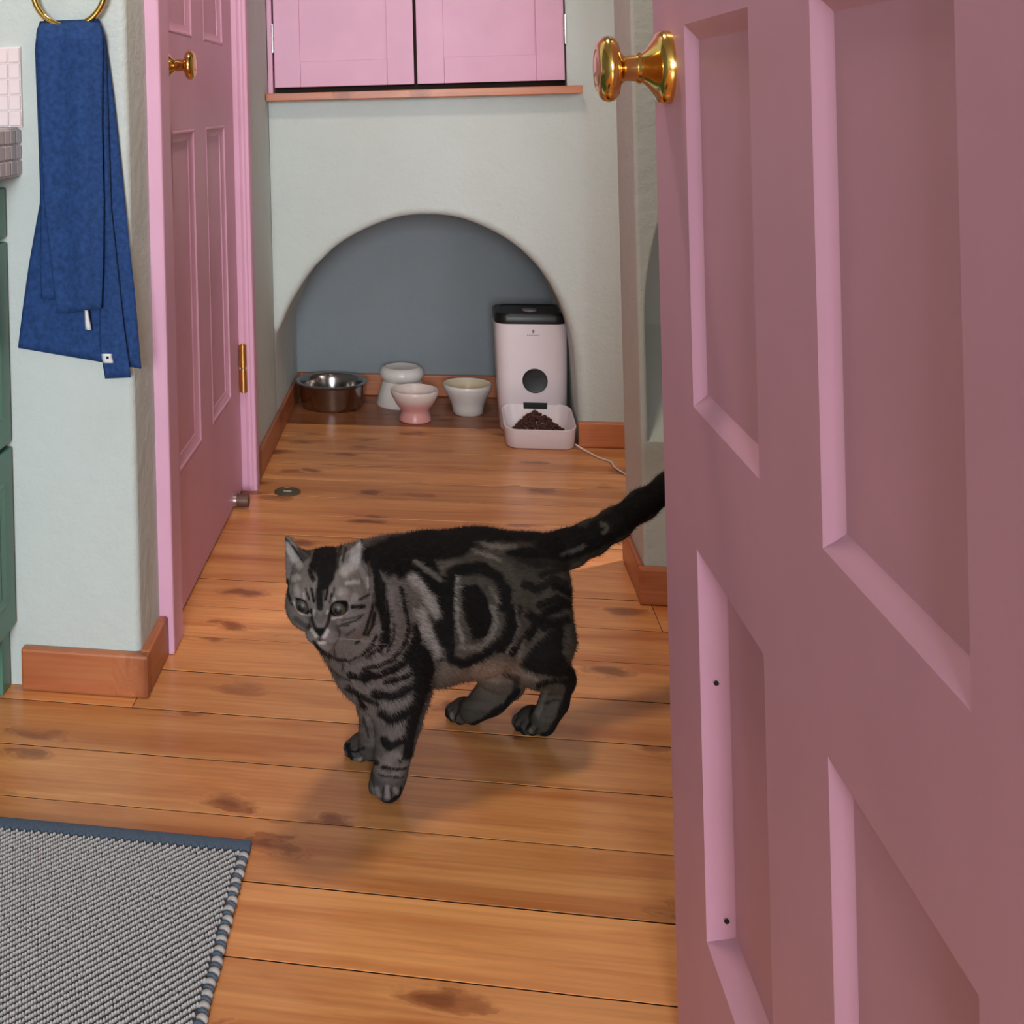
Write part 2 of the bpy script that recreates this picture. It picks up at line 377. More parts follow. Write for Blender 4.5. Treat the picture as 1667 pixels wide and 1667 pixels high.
# far wall with the arched alcove
FY, BY = 3.19, 3.69
apx = [(447, 560), (458, 528), (472, 496), (500, 450), (526, 421), (553, 397), (600, 371), (650, 354), (700, 350), (750, 356), (800, 376), (842, 402), (880, 440), (906, 482), (925, 530), (935, 582), (939, 640), (941, 700)]
arch = [(on_y(x, y_, FY)[0], on_y(x, y_, FY)[2]) for x, y_ in apx]
arch = [(-0.452, 0.0), (-0.452, 0.14), (-0.452, 0.24)] + [tuple(p) for p in catmull([(-0.446, 0.285)] + arch[1:-1], 5)] + [(arch[-2][0]+0.002, 0.08), (arch[-2][0]+0.003, 0.0)]
def far_wall():
    bm = bmesh.new(); n = len(arch)
    nrm = []
    for i in range(n):
        a = Vector(arch[max(i-1, 0)]); b = Vector(arch[min(i+1, n-1)]); t = (b-a).normalized(); nrm.append(Vector((-t.y, t.x)))   # outwards from opening
    rad = 0.022; rings = []
    for q in range(6):
        a = math.radians(18*q)
        off, dy = rad*(1-math.sin(a)), rad*(1-math.cos(a))
        rings.append([bm.verts.new((max(-0.4525, arch[i][0] + nrm[i].x*off), FY + dy, max(0, arch[i][1] + nrm[i].y*off))) for i in range(n)])
    for dep in (0.12, 0.3, BY-FY):
        rings.append([bm.verts.new((arch[i][0], FY + dep, arch[i][1])) for i in range(n)])
    for A, B in zip(rings, rings[1:]):
        for i in range(n-1): bm.faces.new((A[i], A[i+1], B[i+1], B[i]))
    F0 = rings[0]; top = 0.936
    # front face above and beside the arch: strips up to the sill line
    tops = [bm.verts.new((v.co.x, FY, top)) for v in F0]
    i0 = next(i for i in range(n) if arch[i][1] > 0.26); i1 = n-3
    for i in range(i0, i1): bm.faces.new((F0[i], F0[i+1], tops[i+1], tops[i]))
    XR = 1.5
    a = bm.verts.new((XR, FY, 0)); b = bm.verts.new((XR, FY, top))
    bm.faces.new((F0[n-1], a, b, tops[i1], F0[i1], F0[n-2]))
    # wall beside the cupboard, up to the ceiling
    c0 = bm.verts.new((0.343, FY, top)); c1 = bm.verts.new((0.343, FY, CEIL)); c2 = bm.verts.new((XR, FY, CEIL)); c3 = bm.verts.new((XR, FY, top))
    bm.faces.new((c0, c3, c2, c1))
    for v in list(tops):
        if not v.link_faces: bm.verts.remove(v)
    bmesh.ops.remove_doubles(bm, verts=bm.verts, dist=0.0004)
    o = obj('wall_far', bm, M['plaster'], smooth=True, angle=35); tag(o, kind='structure')
far_wall()
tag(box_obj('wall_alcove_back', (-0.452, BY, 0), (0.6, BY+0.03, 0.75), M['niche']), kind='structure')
tag(box_obj('wall_far_back', (-0.6, BY+0.03, 0), (1.58, BY+0.1, CEIL), M['plaster']), kind='structure')

# skirting boards
def baseboard(name, lo, hi, mat, h=0.066):
    bm = bmesh.new(); add_box(bm, (lo[0], lo[1], 0.0), (hi[0], hi[1], h), 0.004, 2)
    tag(obj(name, bm, mat), kind='structure')
baseboard('baseboard_near_left', (-0.668, 1.757, 0), (-0.460, 1.775, 0), M['skirt'])
baseboard('baseboard_left_return', (-0.478, 1.7755, 0), (-0.461, 1.903, 0), M['skirty'])
baseboard('baseboard_left', (-0.4535, 2.787, 0), (-0.442, 3.69, 0), M['skirty'])
baseboard('baseboard_alcove', (-0.4515, 3.672, 0), (0.33, 3.69, 0), M['skirt'])
baseboard('baseboard_far', (0.346, 3.174, 0), (1.2, 3.192, 0), M['skirt'])
baseboard('baseboard_right_return', (0.341, 2.2225, 0), (0.3515, 2.414, 0), M['skirty'])
baseboard('baseboard_right', (0.340, 2.204, 0), (1.2, 2.2222, 0), M['skirt'])

# ------------------------------------------------------------------ panelled doors (u along width, v up, w out of the face)
def panel_door(root, width, height, cols, rows_, depth, mw, thick, xf, mat, groups=None):
    """stile and rail frame, each panel and its moulding separate parts. xf maps (u, v, w) to the root's frame"""
    def B(name, lo, hi, bev=0.0012):
        bm = bmesh.new(); add_box(bm, lo, hi, bev, 1)
        for v in bm.verts: v.co = Vector(xf(*v.co))
        return obj(name, bm, mat, root)
    edges = [0] + [c for ab in cols for c in ab] + [width]
    for i in range(0, len(edges), 2): B('stile', (edges[i], 0, -thick), (edges[i+1], height, 0), 0)
    redges = [0] + [c for ab in rows_ for c in ab] + [height]
    for (a, b) in cols:
        for i in range(0, len(redges), 2): B('rail', (a, redges[i], -thick), (b, redges[i+1], 0), 0)
    for (a, b) in cols:
        for ri, (c, d) in enumerate(rows_):
            if groups and ri == 0 and a > 0.4: ri = 1
            dp = depth[ri] if isinstance(depth, (list, tuple)) else depth
            w_ = mw[ri] if isinstance(mw, (list, tuple)) else mw
            B('panel', (a, c, -dp-0.008), (b, d, -dp), 0)
            bead = 0.0012 if groups is None else 0.0
            prof = [(0, -0.0005), (0.12*w_, bead), (0.26*w_, bead*0.5), (0.34*w_, -0.22*dp), (0.72*w_, -0.62*dp), (1.0*w_, -0.80*dp), (1.0*w_, -dp-0.001)]
            if groups: prof = [(0, 0), (0.12*w_, -0.10*dp), (0.5*w_, -0.55*dp), (0.88*w_, -0.93*dp), (1.0*w_, -dp)]
            bm = bmesh.new(); loops = []
            for o_, h_ in prof:
                loops.append([bm.verts.new(Vector(xf(*p))) for p in ((a+o_, c+o_, h_), (b-o_, c+o_, h_), (b-o_, d-o_, h_), (a+o_, d-o_, h_))])
            for A, Bq in zip(loops, loops[1:]):
                for i in range(4): bm.faces.new((A[i], A[(i+1) % 4], Bq[(i+1) % 4], Bq[i]))
            obj('moulding', bm, mat, root, smooth=True, angle=25)
def knob(root, base, direction, rose_r, length, ball_r, name='door_knob'):
    s = length
    prof_rose = [(0, 0), (rose_r, 0), (rose_r, 0.10*s), (rose_r*0.93, 0.16*s), (rose_r*0.8, 0.19*s), (rose_r*0.5, 0.30*s), (rose_r*0.40, 0.36*s), (rose_r*0.44, 0.40*s), (rose_r*0.40, 0.44*s), (0, 0.44*s)]
    prof_knob = [(0, 0.40*s), (ball_r*0.40, 0.40*s), (ball_r*0.38, 0.6*s), (ball_r*0.5, 0.66*s), (ball_r*0.82, 0.70*s), (ball_r*0.97, 0.76*s), (ball_r, 0.83*s), (ball_r*0.95, 0.90*s), (ball_r*0.78, 0.965*s), (ball_r*0.62, 0.985*s), (ball_r*0.58, 0.975*s), (ball_r*0.4, 0.995*s), (0, 1.0*s)]
    q = Vector((0, 0, 1)).rotation_difference(Vector(direction)).to_matrix().to_4x4(); mt = Matrix.Translation(base) @ q
    outs = []
    for nm, pr in (('knob_rose', prof_rose), (name, prof_knob)):
        bm = lathe(pr, 40); bm.transform(mt); outs.append(obj(nm, bm, M['brass'], root, smooth=True, angle=50))
    return outs

# door in the left wall, closed
DX = -0.474
door1 = empty('door_1'); tag(door1, kind='structure')
panel_door(door1, 0.758, 1.95, [(0.092, 0.300), (0.418, 0.640)], [(0.250-0.006, 0.874-0.006), (1.055-0.006, 1.80)], 0.010, 0.022, 0.04,
           lambda u, v, w: (DX + w, 1.978 + u, 0.006 + v), M['pink'])
knob(door1, (DX, 2.028, 0.992), (1, 0, 0), 0.024, 0.058, 0.0265)
def hinge(root, x, y_, z0, z1, mat, r=0.0075, n=3, name='hinge'):
    bm = bmesh.new(); h = (z1-z0)
    g = tube([(x, y_, z0), (x, y_, z0+h*0.47)], r, 14); g2 = tube([(x, y_, z0+h*0.53), (x, y_, z1)], r, 14); g3 = tube([(x, y_, z0-0.002), (x, y_, z1+0.002)], r*0.6, 12)
    for t in (g, g2, g3):
        me = bpy.data.meshes.new('t'); t.to_mesh(me); t.free(); bm.from_mesh(me); bpy.data.meshes.remove(me)
    return obj(name, bm, mat, root, smooth=True, angle=40)
hz0, hz1 = on_x(397, 650, -0.452)[2], on_x(396, 570, -0.452)[2]
hinge(door1, -0.4635, 2.7285, hz0, hz1, M['hinge'], 0.0088)
# door stop screwed to the foot of the door
stp = on_floor(393, 822)
sb = lathe([(0, 0), (0.0125, 0), (0.0125, 0.006), (0.0145, 0.006), (0.0145, 0.03), (0.013, 0.034), (0, 0.034)], 24)
sb.transform(Matrix.Translation((DX, 2.625, 0.0165)) @ Matrix.Rotation(math.radians(90), 4, 'Y'))
ds = obj('door_stop', sb, M['rubber'], door1, smooth=True, angle=40)
rg = lathe([(0.0130, 0.0), (0.0152, 0.0), (0.0152, 0.007), (0.0130, 0.007)], 24); rg.transform(Matrix.Translation((DX, 2.625, 0.0165)) @ Matrix.Rotation(math.radians(90), 4, 'Y'))
obj('stop_ring', rg, M['chrome'], ds, smooth=True, angle=40)
# casings
bm = bmesh.new(); add_box(bm, (-0.53, 1.904, 0.0), (-0.4520, 1.976, 2.03), 0.004, 2)
tag(obj('trim_1', bm, M['pink']), kind='structure')
def far_casing():
    pl = [(-0.53, 2.786), (-0.53, 2.738), (-0.462, 2.738), (-0.4585, 2.7365), (-0.455, 2.739), (-0.4505, 2.739), (-0.447, 2.742), (-0.4405, 2.744), (-0.4385, 2.749), (-0.4385, 2.778), (-0.442, 2.786)]
    bm = prism(pl, 2, 0.0, 2.03); tag(obj('trim_2', bm, M['pink']), kind='structure')
far_casing()
tag(box_obj('trim_3', (-0.53, 1.904, 1.962), (-0.452, 2.815, 2.03), M['pink']), kind='structure')

# right-hand door, standing open beside the camera
dd = Vector((-0.018, 1.0, 0)).normalized(); dp0 = Vector((0.207, 1.179, 0)); dn = Vector((-dd.y, dd.x, 0))   # dn: out of the visible face
door2 = empty('door_2'); tag(door2, kind='structure')
def xf2(u, v, w):
    q = dp0 - dd*u + dn*w; return (q.x, q.y, 0.012 + v)
panel_door(door2, 0.755, 1.96, [(0.128, 0.3205), (0.447, 0.631)], [(0.185, 0.520), (0.641, 0.9665), (1.075, 1.80)], [0.019, 0.0085, 0.0085], [0.020, 0.0145, 0.0145], 0.042, xf2, M['pink'], groups='flat')
kb = xf2(0.064, 0.932, 0)
knob(door2, kb, dn, 0.0335, 0.064, 0.0305)
for (px, py) in ((1165, 1113), (1182, 1501)):
    r_ = ray(px, py); t = 0
    # nail holes in the side moulding of the low panel
    hit = None
    q = Vector(xf2(0.128+0.012, 0, -0.009)); nn = (dn*0.75 - dd*0.66).normalized(); dv = Vector(r_)
    t = nn.dot(Vector((q.x, q.y, CAM_H)) - Vector(CP))/nn.dot(dv); P_ = Vector(CP) + dv*t
    nb = lathe([(0, 0.0006), (0.0016, 0.0004), (0.0019, -0.002), (0, -0.002)], 10); nb.transform(Matrix.Translation(P_) @ Vector((0, 0, 1)).rotation_difference(nn).to_matrix().to_4x4())
    obj('nail_hole', nb, M['ink'], door2)

# ------------------------------------------------------------------ far cupboard with pink doors over a pine sill
cup = empty('wall_cupboard', (-0.05, FY, 0.945)); tag(cup, 'pink built-in cupboard with double doors above the arched alcove', 'cupboard')
def under(o, p):
    o.parent = p; o.matrix_parent_inverse = Matrix.Translation(p.location).inverted(); return o
def cbox(name, lo, hi, mat, parent, bev=0.001):
    o = box_obj(name, lo, hi, mat, bevel=bev)
    o.parent = parent; o.matrix_parent_inverse = Matrix.Translation(cup.location).inverted() if parent is cup else Matrix.Identity(4)
    return o
cbox('carcass', (-0.452, 3.235, 0.936), (0.343, 3.69, 2.0), M['gap'], cup, 0)
xl0, xm, xr1 = on_y(447, 140, FY)[0], on_y(677, 135, FY)[0], on_y(920, 130, FY)[0]
cbox('frame_side', (-0.4515, FY-0.004, 0.94), (xl0-0.004, 3.235, 2.0), M['pink'], cup)
cbox('frame_side', (xr1+0.004, FY-0.002, 0.94), (0.3435, 3.235, 2.0), M['plaster'], cup)
cbox('frame_top', (-0.4515, FY-0.004, 1.76), (0.3435, 3.235, CEIL), M['pink'], cup)
for (a, b, hs) in ((xl0, xm-0.004, 0), (xm+0.004, xr1, 1)):
    bw = 0.072; z0, z1 = 0.963, 1.75; fy = FY+0.002
    dr = empty('cupboard_door', (a, fy, z0)); dr.parent = cup; dr.matrix_parent_inverse = Matrix.Translation(cup.location).inverted()
    inv = Matrix.Translation(dr.location).inverted()
    def db(name, lo, hi, bev=0.0015, mat=None):
        o = box_obj(name, lo, hi, mat or M['pink'], bevel=bev); o.parent = dr; o.matrix_parent_inverse = inv; return o
    db('door_frame', (a, fy, z0), (a+bw, fy+0.022, z1)); db('door_frame', (b-bw, fy, z0), (b, fy+0.022, z1))
    db('door_frame', (a+bw, fy+0.0002, z0), (b-bw, fy+0.022, z0+bw*0.97)); db('door_frame', (a+bw, fy+0.0002, z1-bw), (b-bw, fy+0.022, z1))
    db('door_panel', (a+bw-0.004, fy+0.006, z0+bw-0.006), (b-bw+0.004, fy+0.016, z1-bw+0.004), 0)
    hx = a-0.003 if hs == 0 else b+0.003
    py0, py1 = ((85, 40) if hs == 0 else (70, 24)); zz0, zz1 = on_y(443 if hs == 0 else 919, py0, FY)[2], on_y(443 if hs == 0 else 919, py1, FY)[2]
    h = hinge(None, hx, fy-0.003, zz0, zz1, M['chrome'], 0.0042, name='cupboard_hinge'); h.parent = dr; h.matrix_parent_inverse = inv
bm = bmesh.new(); add_box(bm, (-0.4518, 3.135, 0.9265), (0.374, 3.24, 0.9475), 0.002, 2)
tag(obj('trim_4', bm, M['skirt']), kind='structure')

# ------------------------------------------------------------------ green kitchen cabinet, tiled worktop and splashback at the left edge
CXF = -0.678
cab = empty('kitchen_cabinet', (-1.0, 1.45, 0)); tag(cab, 'green painted kitchen drawer cabinet against the pale wall', 'cabinet')
cinv = Matrix.Translation(cab.location).inverted()
def kb_(name, lo, hi, mat, bev=0.002, par=None):
    o = box_obj(name, lo, hi, mat, bevel=bev); o.parent = par or cab; o.matrix_parent_inverse = cinv if par is None else Matrix.Identity(4); return o
kb_('body', (-1.40, 1.12, 0.09), (CXF-0.020, 1.772, 0.815), M['green'])
kb_('plinth', (-1.40, 1.12, 0.0), (CXF-0.05, 1.772, 0.09), M['green'])
kb_('leg', (CXF-0.045, 1.735, 0.0), (CXF-0.012, 1.770, 0.095), M['green'])
for (z0, z1) in ((0.10, 0.383), (0.391, 0.710), (0.718, 0.797)):
    d_ = kb_('drawer', (CXF-0.02, 1.125, z0), (CXF, 1.770, z1), M['green'], 0.003)
    if z1-z0 > 0.2:
        bm = bmesh.new(); a, b = 1.165, 1.728
        prof = [(0, 0.0), (0.004, 0.003), (0.010, 0.001), (0.018, 0.0005)]
        lps = [[bm.verts.new((CXF+h_, p[0], p[1])) for p in ((a+o_, z0+0.045+o_), (b-o_, z0+0.045+o_), (b-o_, z1-0.045-o_), (a+o_, z1-0.045-o_))] for o_, h_ in prof]
        for A, Bq in zip(lps, lps[1:]):
            for i in range(4): bm.faces.new((A[i], A[(i+1) % 4], Bq[(i+1) % 4], Bq[i]))
        m_ = obj('drawer_moulding', bm, M['green']); m_.parent = d_; m_.matrix_parent_inverse = Matrix.Identity(4)
top = empty('worktop', (-1.0, 1.45, 0.80)); tag(top, 'worktop with grey mosaic tile edge above the green cabinet', 'worktop')
tinv = Matrix.Translation(top.location).inverted()
o = box_obj('slab', (-1.41, 1.12, 0.815), (-0.656, 1.7745, 0.888), M['grout']); o.parent = top; o.matrix_parent_inverse = tinv
o = box_obj('edge_backing', (-0.68, 1.12, 0.815), (-0.654, 1.7745, 0.890), M['grout']); o.parent = top; o.matrix_parent_inverse = tinv
tile_cache = {}
def tile(sx, sy, sz, loc, mat, parent, pinv, key):
    kk = (round(sx, 4), round(sy, 4), round(sz, 4), key)
    if kk not in tile_cache:
        bm = bmesh.new(); add_box(bm, (-sx/2, -sy/2, -sz/2), (sx/2, sy/2, sz/2), 0.0012, 1); bmesh.ops.recalc_face_normals(bm, faces=bm.faces)
        me = bpy.data.meshes.new('tile'); bm.to_mesh(me); bm.free(); me.materials.append(mat); tile_cache[kk] = me
    o = bpy.data.objects.new('tile', tile_cache[kk]); COL.objects.link(o); o.location = loc; o.parent = parent; o.matrix_parent_inverse = pinv
ty = 1.7735 - 0.012
while ty > 1.13:
    for r_ in range(3): tile(0.004, 0.0215, 0.0215, (-0.6530, ty, 0.829 + r_*0.0245), M['tile_grey'], top, tinv, 'g')
    ty -= 0.0245
for i in range(18):
    for j in range(10): tile(0.0225*1.5, 0.0225*1.5, 0.005, (-0.672 - i*0.0365, 1.755 - j*0.0365, 0.8895), M['tile_grey'], top, tinv, 'g')
spl = empty('splashback', (-1.0, STUB_Y, 0.9)); tag(spl, 'pale pink mosaic tile splashback on the wall above the worktop', 'splashback')
sinv = Matrix.Translation(spl.location).inverted()
o = box_obj('grout_bed', (-1.40, 1.768, 0.893), (-0.6475, 1.775, 1.0205), M['grout']); o.parent = spl; o.matrix_parent_inverse = sinv
for i in range(30):
    for j in range(5): tile(0.0185, 0.005, 0.0235, (-0.6575 - i*0.0205, 1.767, 0.9065 + j*0.0253), M['tile_pink'], spl, sinv, 'p')

# ------------------------------------------------------------------ towel ring and towel
rc = on_y(112, -18, STUB_Y-0.032)
ring = empty('towel_ring', (rc[0], STUB_Y, rc[2]+0.06)); tag(ring, 'brass towel ring fixed to the wall above the worktop end', 'towel ring')
rinv = Matrix.Translation(ring.location).inverted()
RR = 0.0585
o = obj('ring', tube([(rc[0]+RR*math.sin(a), STUB_Y-0.032, rc[2]-RR*math.cos(a)) for a in [2*math.pi*i/48 for i in range(48)]], 0.0050, 12, True), M['brass'], smooth=True); o.parent = ring; o.matrix_parent_inverse = rinv
bm = lathe([(0, 0), (0.022, 0), (0.022, 0.006), (0.012, 0.012), (0.008, 0.03), (0.011, 0.038), (0, 0.04)], 28); bm.transform(Matrix.Translation((rc[0], STUB_Y, rc[2]+RR+0.004)) @ Matrix.Rotation(math.radians(90), 4, 'X'))
o = obj('mount', bm, M['brass'], smooth=True, angle=40); o.parent = ring; o.matrix_parent_inverse = rinv

tw = empty('hand_towel', (-0.57, STUB_Y-0.03, 0.5)); tag(tw, 'blue terry hand towel folded through the brass ring', 'towel')
winv = Matrix.Translation(tw.location).inverted()
def sheet(name, left, right, off, ripple, mat, thick=0.004, n=46, m=26, phase=0.0, topbend=0.0, ysoft=0.0):
    """cloth between two edge polylines given in photo pixels, hanging in front of the wall"""
    def resample(pl):
        pl = [np.array(p, float) for p in pl]; d = [0]
        for a, b in zip(pl, pl[1:]): d.append(d[-1] + np.linalg.norm(b-a))
        return [np.array([np.interp(t*d[-1], d, [p[k] for p in pl]) for k in (0, 1)]) for t in np.linspace(0, 1, n)]
    L, R = resample(left), resample(right); bm = bmesh.new(); g = []
    for i in range(n):
        t = i/(n-1); row = []
        for j in range(m):
            s = j/(m-1); p = L[i]*(1-s) + R[i]*s
            bulge = math.sin(math.pi*s)**0.5*0.006*(1-0.6*t)
            rp = ripple*(0.35+0.65*t)*math.sin(phase + s*math.pi*3.2 + 0.5*t) + ripple*0.5*math.sin(phase*2+s*9+t*2.2)
            y_ = STUB_Y - off - bulge - rp
            if topbend and t < 0.06: y_ += topbend*(1-t/0.06)**2
            q = on_y(p[0], p[1], y_); row.append(bm.verts.new(q))
        g.append(row)
    for A, B in zip(g, g[1:]):
        for j in range(m-1): bm.faces.new((A[j], A[j+1], B[j+1], B[j]))
    o = obj(name, bm, mat, smooth=True); md = o.modifiers.new('thickness', 'SOLIDIFY'); md.thickness = thick; md.offset = 0
    o.parent = tw; o.matrix_parent_inverse = winv; return o
sheet('back_layer', [(70, 36), (62, 60), (66, 180), (66, 330), (48, 430), (38, 500), (30, 566)], [(158, 32), (171, 58), (184, 150), (197, 265), (208, 370), (219, 470), (230, 600)], 0.012, 0.003, M['towel'], phase=0.4)
sheet('side_fold', [(150, 34), (160, 60), (164, 200), (166, 330), (164, 430), (163, 560), (172, 616)], [(160, 33), (170, 60), (175, 200), (180, 340), (190, 430), (200, 520), (213, 614)], 0.024, 0.001, M['towel'], phase=1.2, m=14)
sheet('middle_layer', [(62, 46), (58, 80), (63, 200), (67, 330), (66, 430), (68, 486)], [(160, 40), (164, 80), (165, 200), (166, 330), (164, 430), (160, 492)], 0.036, 0.002, M['towel'], phase=0.2)
sheet('front_layer', [(66, 36), (60, 54), (66, 200), (72, 330), (84, 430), (93, 510)], [(160, 32), (167, 60), (166, 200), (169, 330), (168, 430), (165, 502)], 0.046, 0.0045, M['towel'], phase=0.9, topbend=0.02)
sheet('loop_tag', [(137, 500), (138, 520), (139, 536)], [(143, 500), (146, 520), (149, 538)], 0.034, 0.0, M['white_cloth'], thick=0.001, n=6, m=3)
tg = sheet('sewn_label', [(165, 576), (166, 584), (168, 591)], [(182, 576), (183, 584), (185, 591)], 0.0285, 0.0, M['white_cloth'], thick=0.0008, n=5, m=5)
tm = sheet('label_print', [(170, 581), (170.5, 584), (171, 587)], [(179, 580), (179.5, 583), (180, 586)], 0.0293, 0.0, M['ink'], thick=0.0004, n=4, m=4)
tm.parent = tg; tm.matrix_parent_inverse = Matrix.Identity(4)

# ------------------------------------------------------------------ rug
RX0, RX1, RY0, RY1 = -0.66, -0.252, 0.55, 1.427
rug = empty('rug', (-0.45, 1.0, 0)); tag(rug, 'grey twill woven rug with a blue hem on the pine floor', 'rug')
ginv = Matrix.Translation(rug.location).inverted()
def ru(o, p=None): o.parent = rug; o.matrix_parent_inverse = ginv; return o
ru(box_obj('rug_base', (RX0, RY0, 0.0005), (RX1-0.003, RY1-0.02, 0.0065), M['rug_dark'], bevel=0.002))
bm = bmesh.new(); add_box(bm, (RX0, RY1-0.023, 0.0005), (RX1+0.006, RY1, 0.0085), 0.003, 3); ru(obj('hem', bm, M['rug_blue'], smooth=True))
verts, faces = [], []
px_, py_ = 0.0098, 0.0026
ring6 = [(math.cos(math.pi/3*i), math.sin(math.pi/3*i)) for i in range(6)]
ca, sa = math.cos(0.85), math.sin(0.85)
j = 0; yy = RY1-0.027
while yy > 0.98:
    off = (-j*0.0023) % px_; xx = RX1-0.007-off*0 - ((px_ - off) % px_)
    while xx > RX0+0.01:
        if xx < RX1-0.006:
            b = len(verts); cx_, cy_ = xx+random.uniform(-.0005, .0005), yy+random.uniform(-.0005, .0005); sc_ = random.uniform(.85, 1.15)
            for (rr, zz) in ((1.0, 0.0055), (0.82, 0.0088), (0.42, 0.0104)):
                for (c, s) in ring6:
                    ex, ey = c*rr*0.0026*sc_, s*rr*0.0017*sc_
                    verts.append((cx_+ex*ca-ey*sa, cy_+ex*sa+ey*ca, zz))
            verts.append((cx_, cy_, 0.0109))
            for r_ in range(2):
                for i in range(6): faces.append((b+r_*6+i, b+r_*6+(i+1) % 6, b+(r_+1)*6+(i+1) % 6, b+(r_+1)*6+i))
            for i in range(6): faces.append((b+12+i, b+12+(i+1) % 6, b+18))
        xx -= px_
    yy -= py_; j += 1
o = ru(obj('woven_loops', (verts, [], faces), M['rug_light'], smooth=True)); o['kind'] = 'stuff'
stitch = {}
yy = RY1-0.03; i = 0
while yy > 0.9:
    mt = 'rug_light' if i % 2 == 0 else 'rug_blue'
    if mt not in stitch:
        bm = bmesh.new(); bmesh.ops.create_uvsphere(bm, u_segments=10, v_segments=6, radius=1.0)
        for v in bm.verts: v.co = Vector((v.co.x*0.0068, v.co.y*(0.0062 if mt == 'rug_light' else 0.0038), v.co.z*0.0048+0.005))
        me = bpy.data.meshes.new('edge_stitch'); bm.to_mesh(me); bm.free(); me.materials.append(M[mt]); me.polygons.foreach_set('use_smooth', [True]*len(me.polygons)); stitch[mt] = me
    o = bpy.data.objects.new('edge_stitch', stitch[mt]); COL.objects.link(o); o.location = (RX1-0.0005+random.uniform(-.001, .001), yy, 0.0008); o.rotation_euler = (0, 0, -0.35); ru(o)
    yy -= 0.0085 if mt == 'rug_light' else 0.0075; i += 1

# ------------------------------------------------------------------ bowls and feeder in the alcove
def thing_lathe(name, label, cat, loc, prof, mat, n=48, parts=()):
    e = empty(name, loc); tag(e, label, cat); out = []
    for nm, pr, mt in [('body', prof, mat)] + list(parts):
        out.append(obj(nm, lathe(pr, n), mt, e, smooth=True, angle=45))
    return e, out
sc_ = 3.43*0.98/FPX      # metres per pixel at the alcove bowls
sp = on_floor(538, 651); sp = on_floor(540, 662)
thing_lathe('steel_bowl', 'stainless steel pet bowl with a rolled rim by the alcove skirting', 'bowl', (sp[0], sp[1]+0.012, 0.0),
            [(0, 0.004), (0.066, 0.004), (0.078, 0.0), (0.088, 0.002), (0.094, 0.012), (0.098, 0.064), (0.101, 0.071), (0.107, 0.073), (0.109, 0.076), (0.106, 0.079), (0.099, 0.079), (0.094, 0.075), (0.090, 0.060), (0.082, 0.014), (0.072, 0.008), (0, 0.007)], M['steel'])
wp = on_floor(655, 660)
thing_lathe('upturned_bowl', 'white ceramic raised bowl turned upside down behind the pink bowl', 'bowl', (wp[0], wp[1]+0.022, 0.0),
            [(0.066, 0.0), (0.078, 0.0), (0.079, 0.004), (0.071, 0.033), (0.062, 0.062), (0.057, 0.072), (0.061, 0.078), (0.066, 0.086), (0.066, 0.097), (0.061, 0.108), (0.050, 0.113), (0.042, 0.110), (0, 0.110)], M['ceramic'])
pp = on_floor(676, 683)
thing_lathe('raised_bowl', 'pink and white glazed raised ceramic bowl on the floor boards', 'bowl', (pp[0], pp[1]-0.008, 0.0),
            [(0, 0.0), (0.043, 0.0), (0.0455, 0.003), (0.044, 0.014), (0.040, 0.026), (0.041, 0.034), (0.052, 0.048), (0.062, 0.066), (0.067, 0.078), (0.068, 0.087), (0.066, 0.090), (0.063, 0.087), (0.057, 0.066), (0.045, 0.050), (0, 0.044)], M['pink_glaze'])
cp_ = on_floor(762, 672)
e, out = thing_lathe('raised_bowl', 'cream and white raised ceramic bowl next to the pet feeder', 'bowl', (cp_[0], cp_[1]-0.004, 0.0),
            [(0, 0.0), (0.040, 0.0), (0.043, 0.003), (0.045, 0.016), (0.046, 0.022), (0.0485, 0.032), (0.0525, 0.042), (0.062, 0.060), (0.069, 0.076), (0.070, 0.085), (0.068, 0.088), (0.065, 0.085)], M['ceramic'],
            parts=[('glazed_inside', [(0.0652, 0.0852), (0.058, 0.064), (0.046, 0.050), (0, 0.046)], M['ceramic_cream'])])

fd = empty('pet_feeder', (0.243, 3.30, 0.0)); tag(fd, 'white automatic pet feeder with black lid, dial and food tray', 'pet feeder')
finv = Matrix.Translation(fd.location).inverted()
def fo(o, p=None): o.parent = p or fd; o.matrix_parent_inverse = Matrix.Identity(4) if p else finv; return o
def rrect(hx, hy, r, n=6):
    pts = []
    for sx, sy, a0 in ((1, 1, 0), (-1, 1, 90), (-1, -1, 180), (1, -1, 270)):
        for i in range(n+1):
            a = math.radians(a0 + 90*i/n); pts.append((sx*(hx-r) + r*math.cos(a), sy*(hy-r) + r*math.sin(a)))
    return pts
def loft(sections, cap0=True, cap1=True):
    bm = bmesh.new(); rings = [[bm.verts.new(p) for p in s] for s in sections]; n = len(rings[0])
    for A, B in zip(rings, rings[1:]):
        for i in range(n): bm.faces.new((A[i], A[(i+1) % n], B[(i+1) % n], B[i]))
    if cap0: bm.faces.new(list(reversed(rings[0])))
    if cap1: bm.faces.new(rings[-1])
    return bm
FXc, FYc = 0.2435, 3.385
def sec(hx, hy, r, z, cx=FXc, cy=FYc): return [(cx+x, cy+y_, z) for x, y_ in rrect(hx, hy, r)]
fo(obj('body', loft([sec(0.086, 0.080, 0.03, 0.002), sec(0.089, 0.083, 0.032, 0.006), sec(0.094, 0.085, 0.034, 0.15), sec(0.097, 0.086, 0.035, 0.298)]), M['white_plastic'], smooth=True, angle=40))
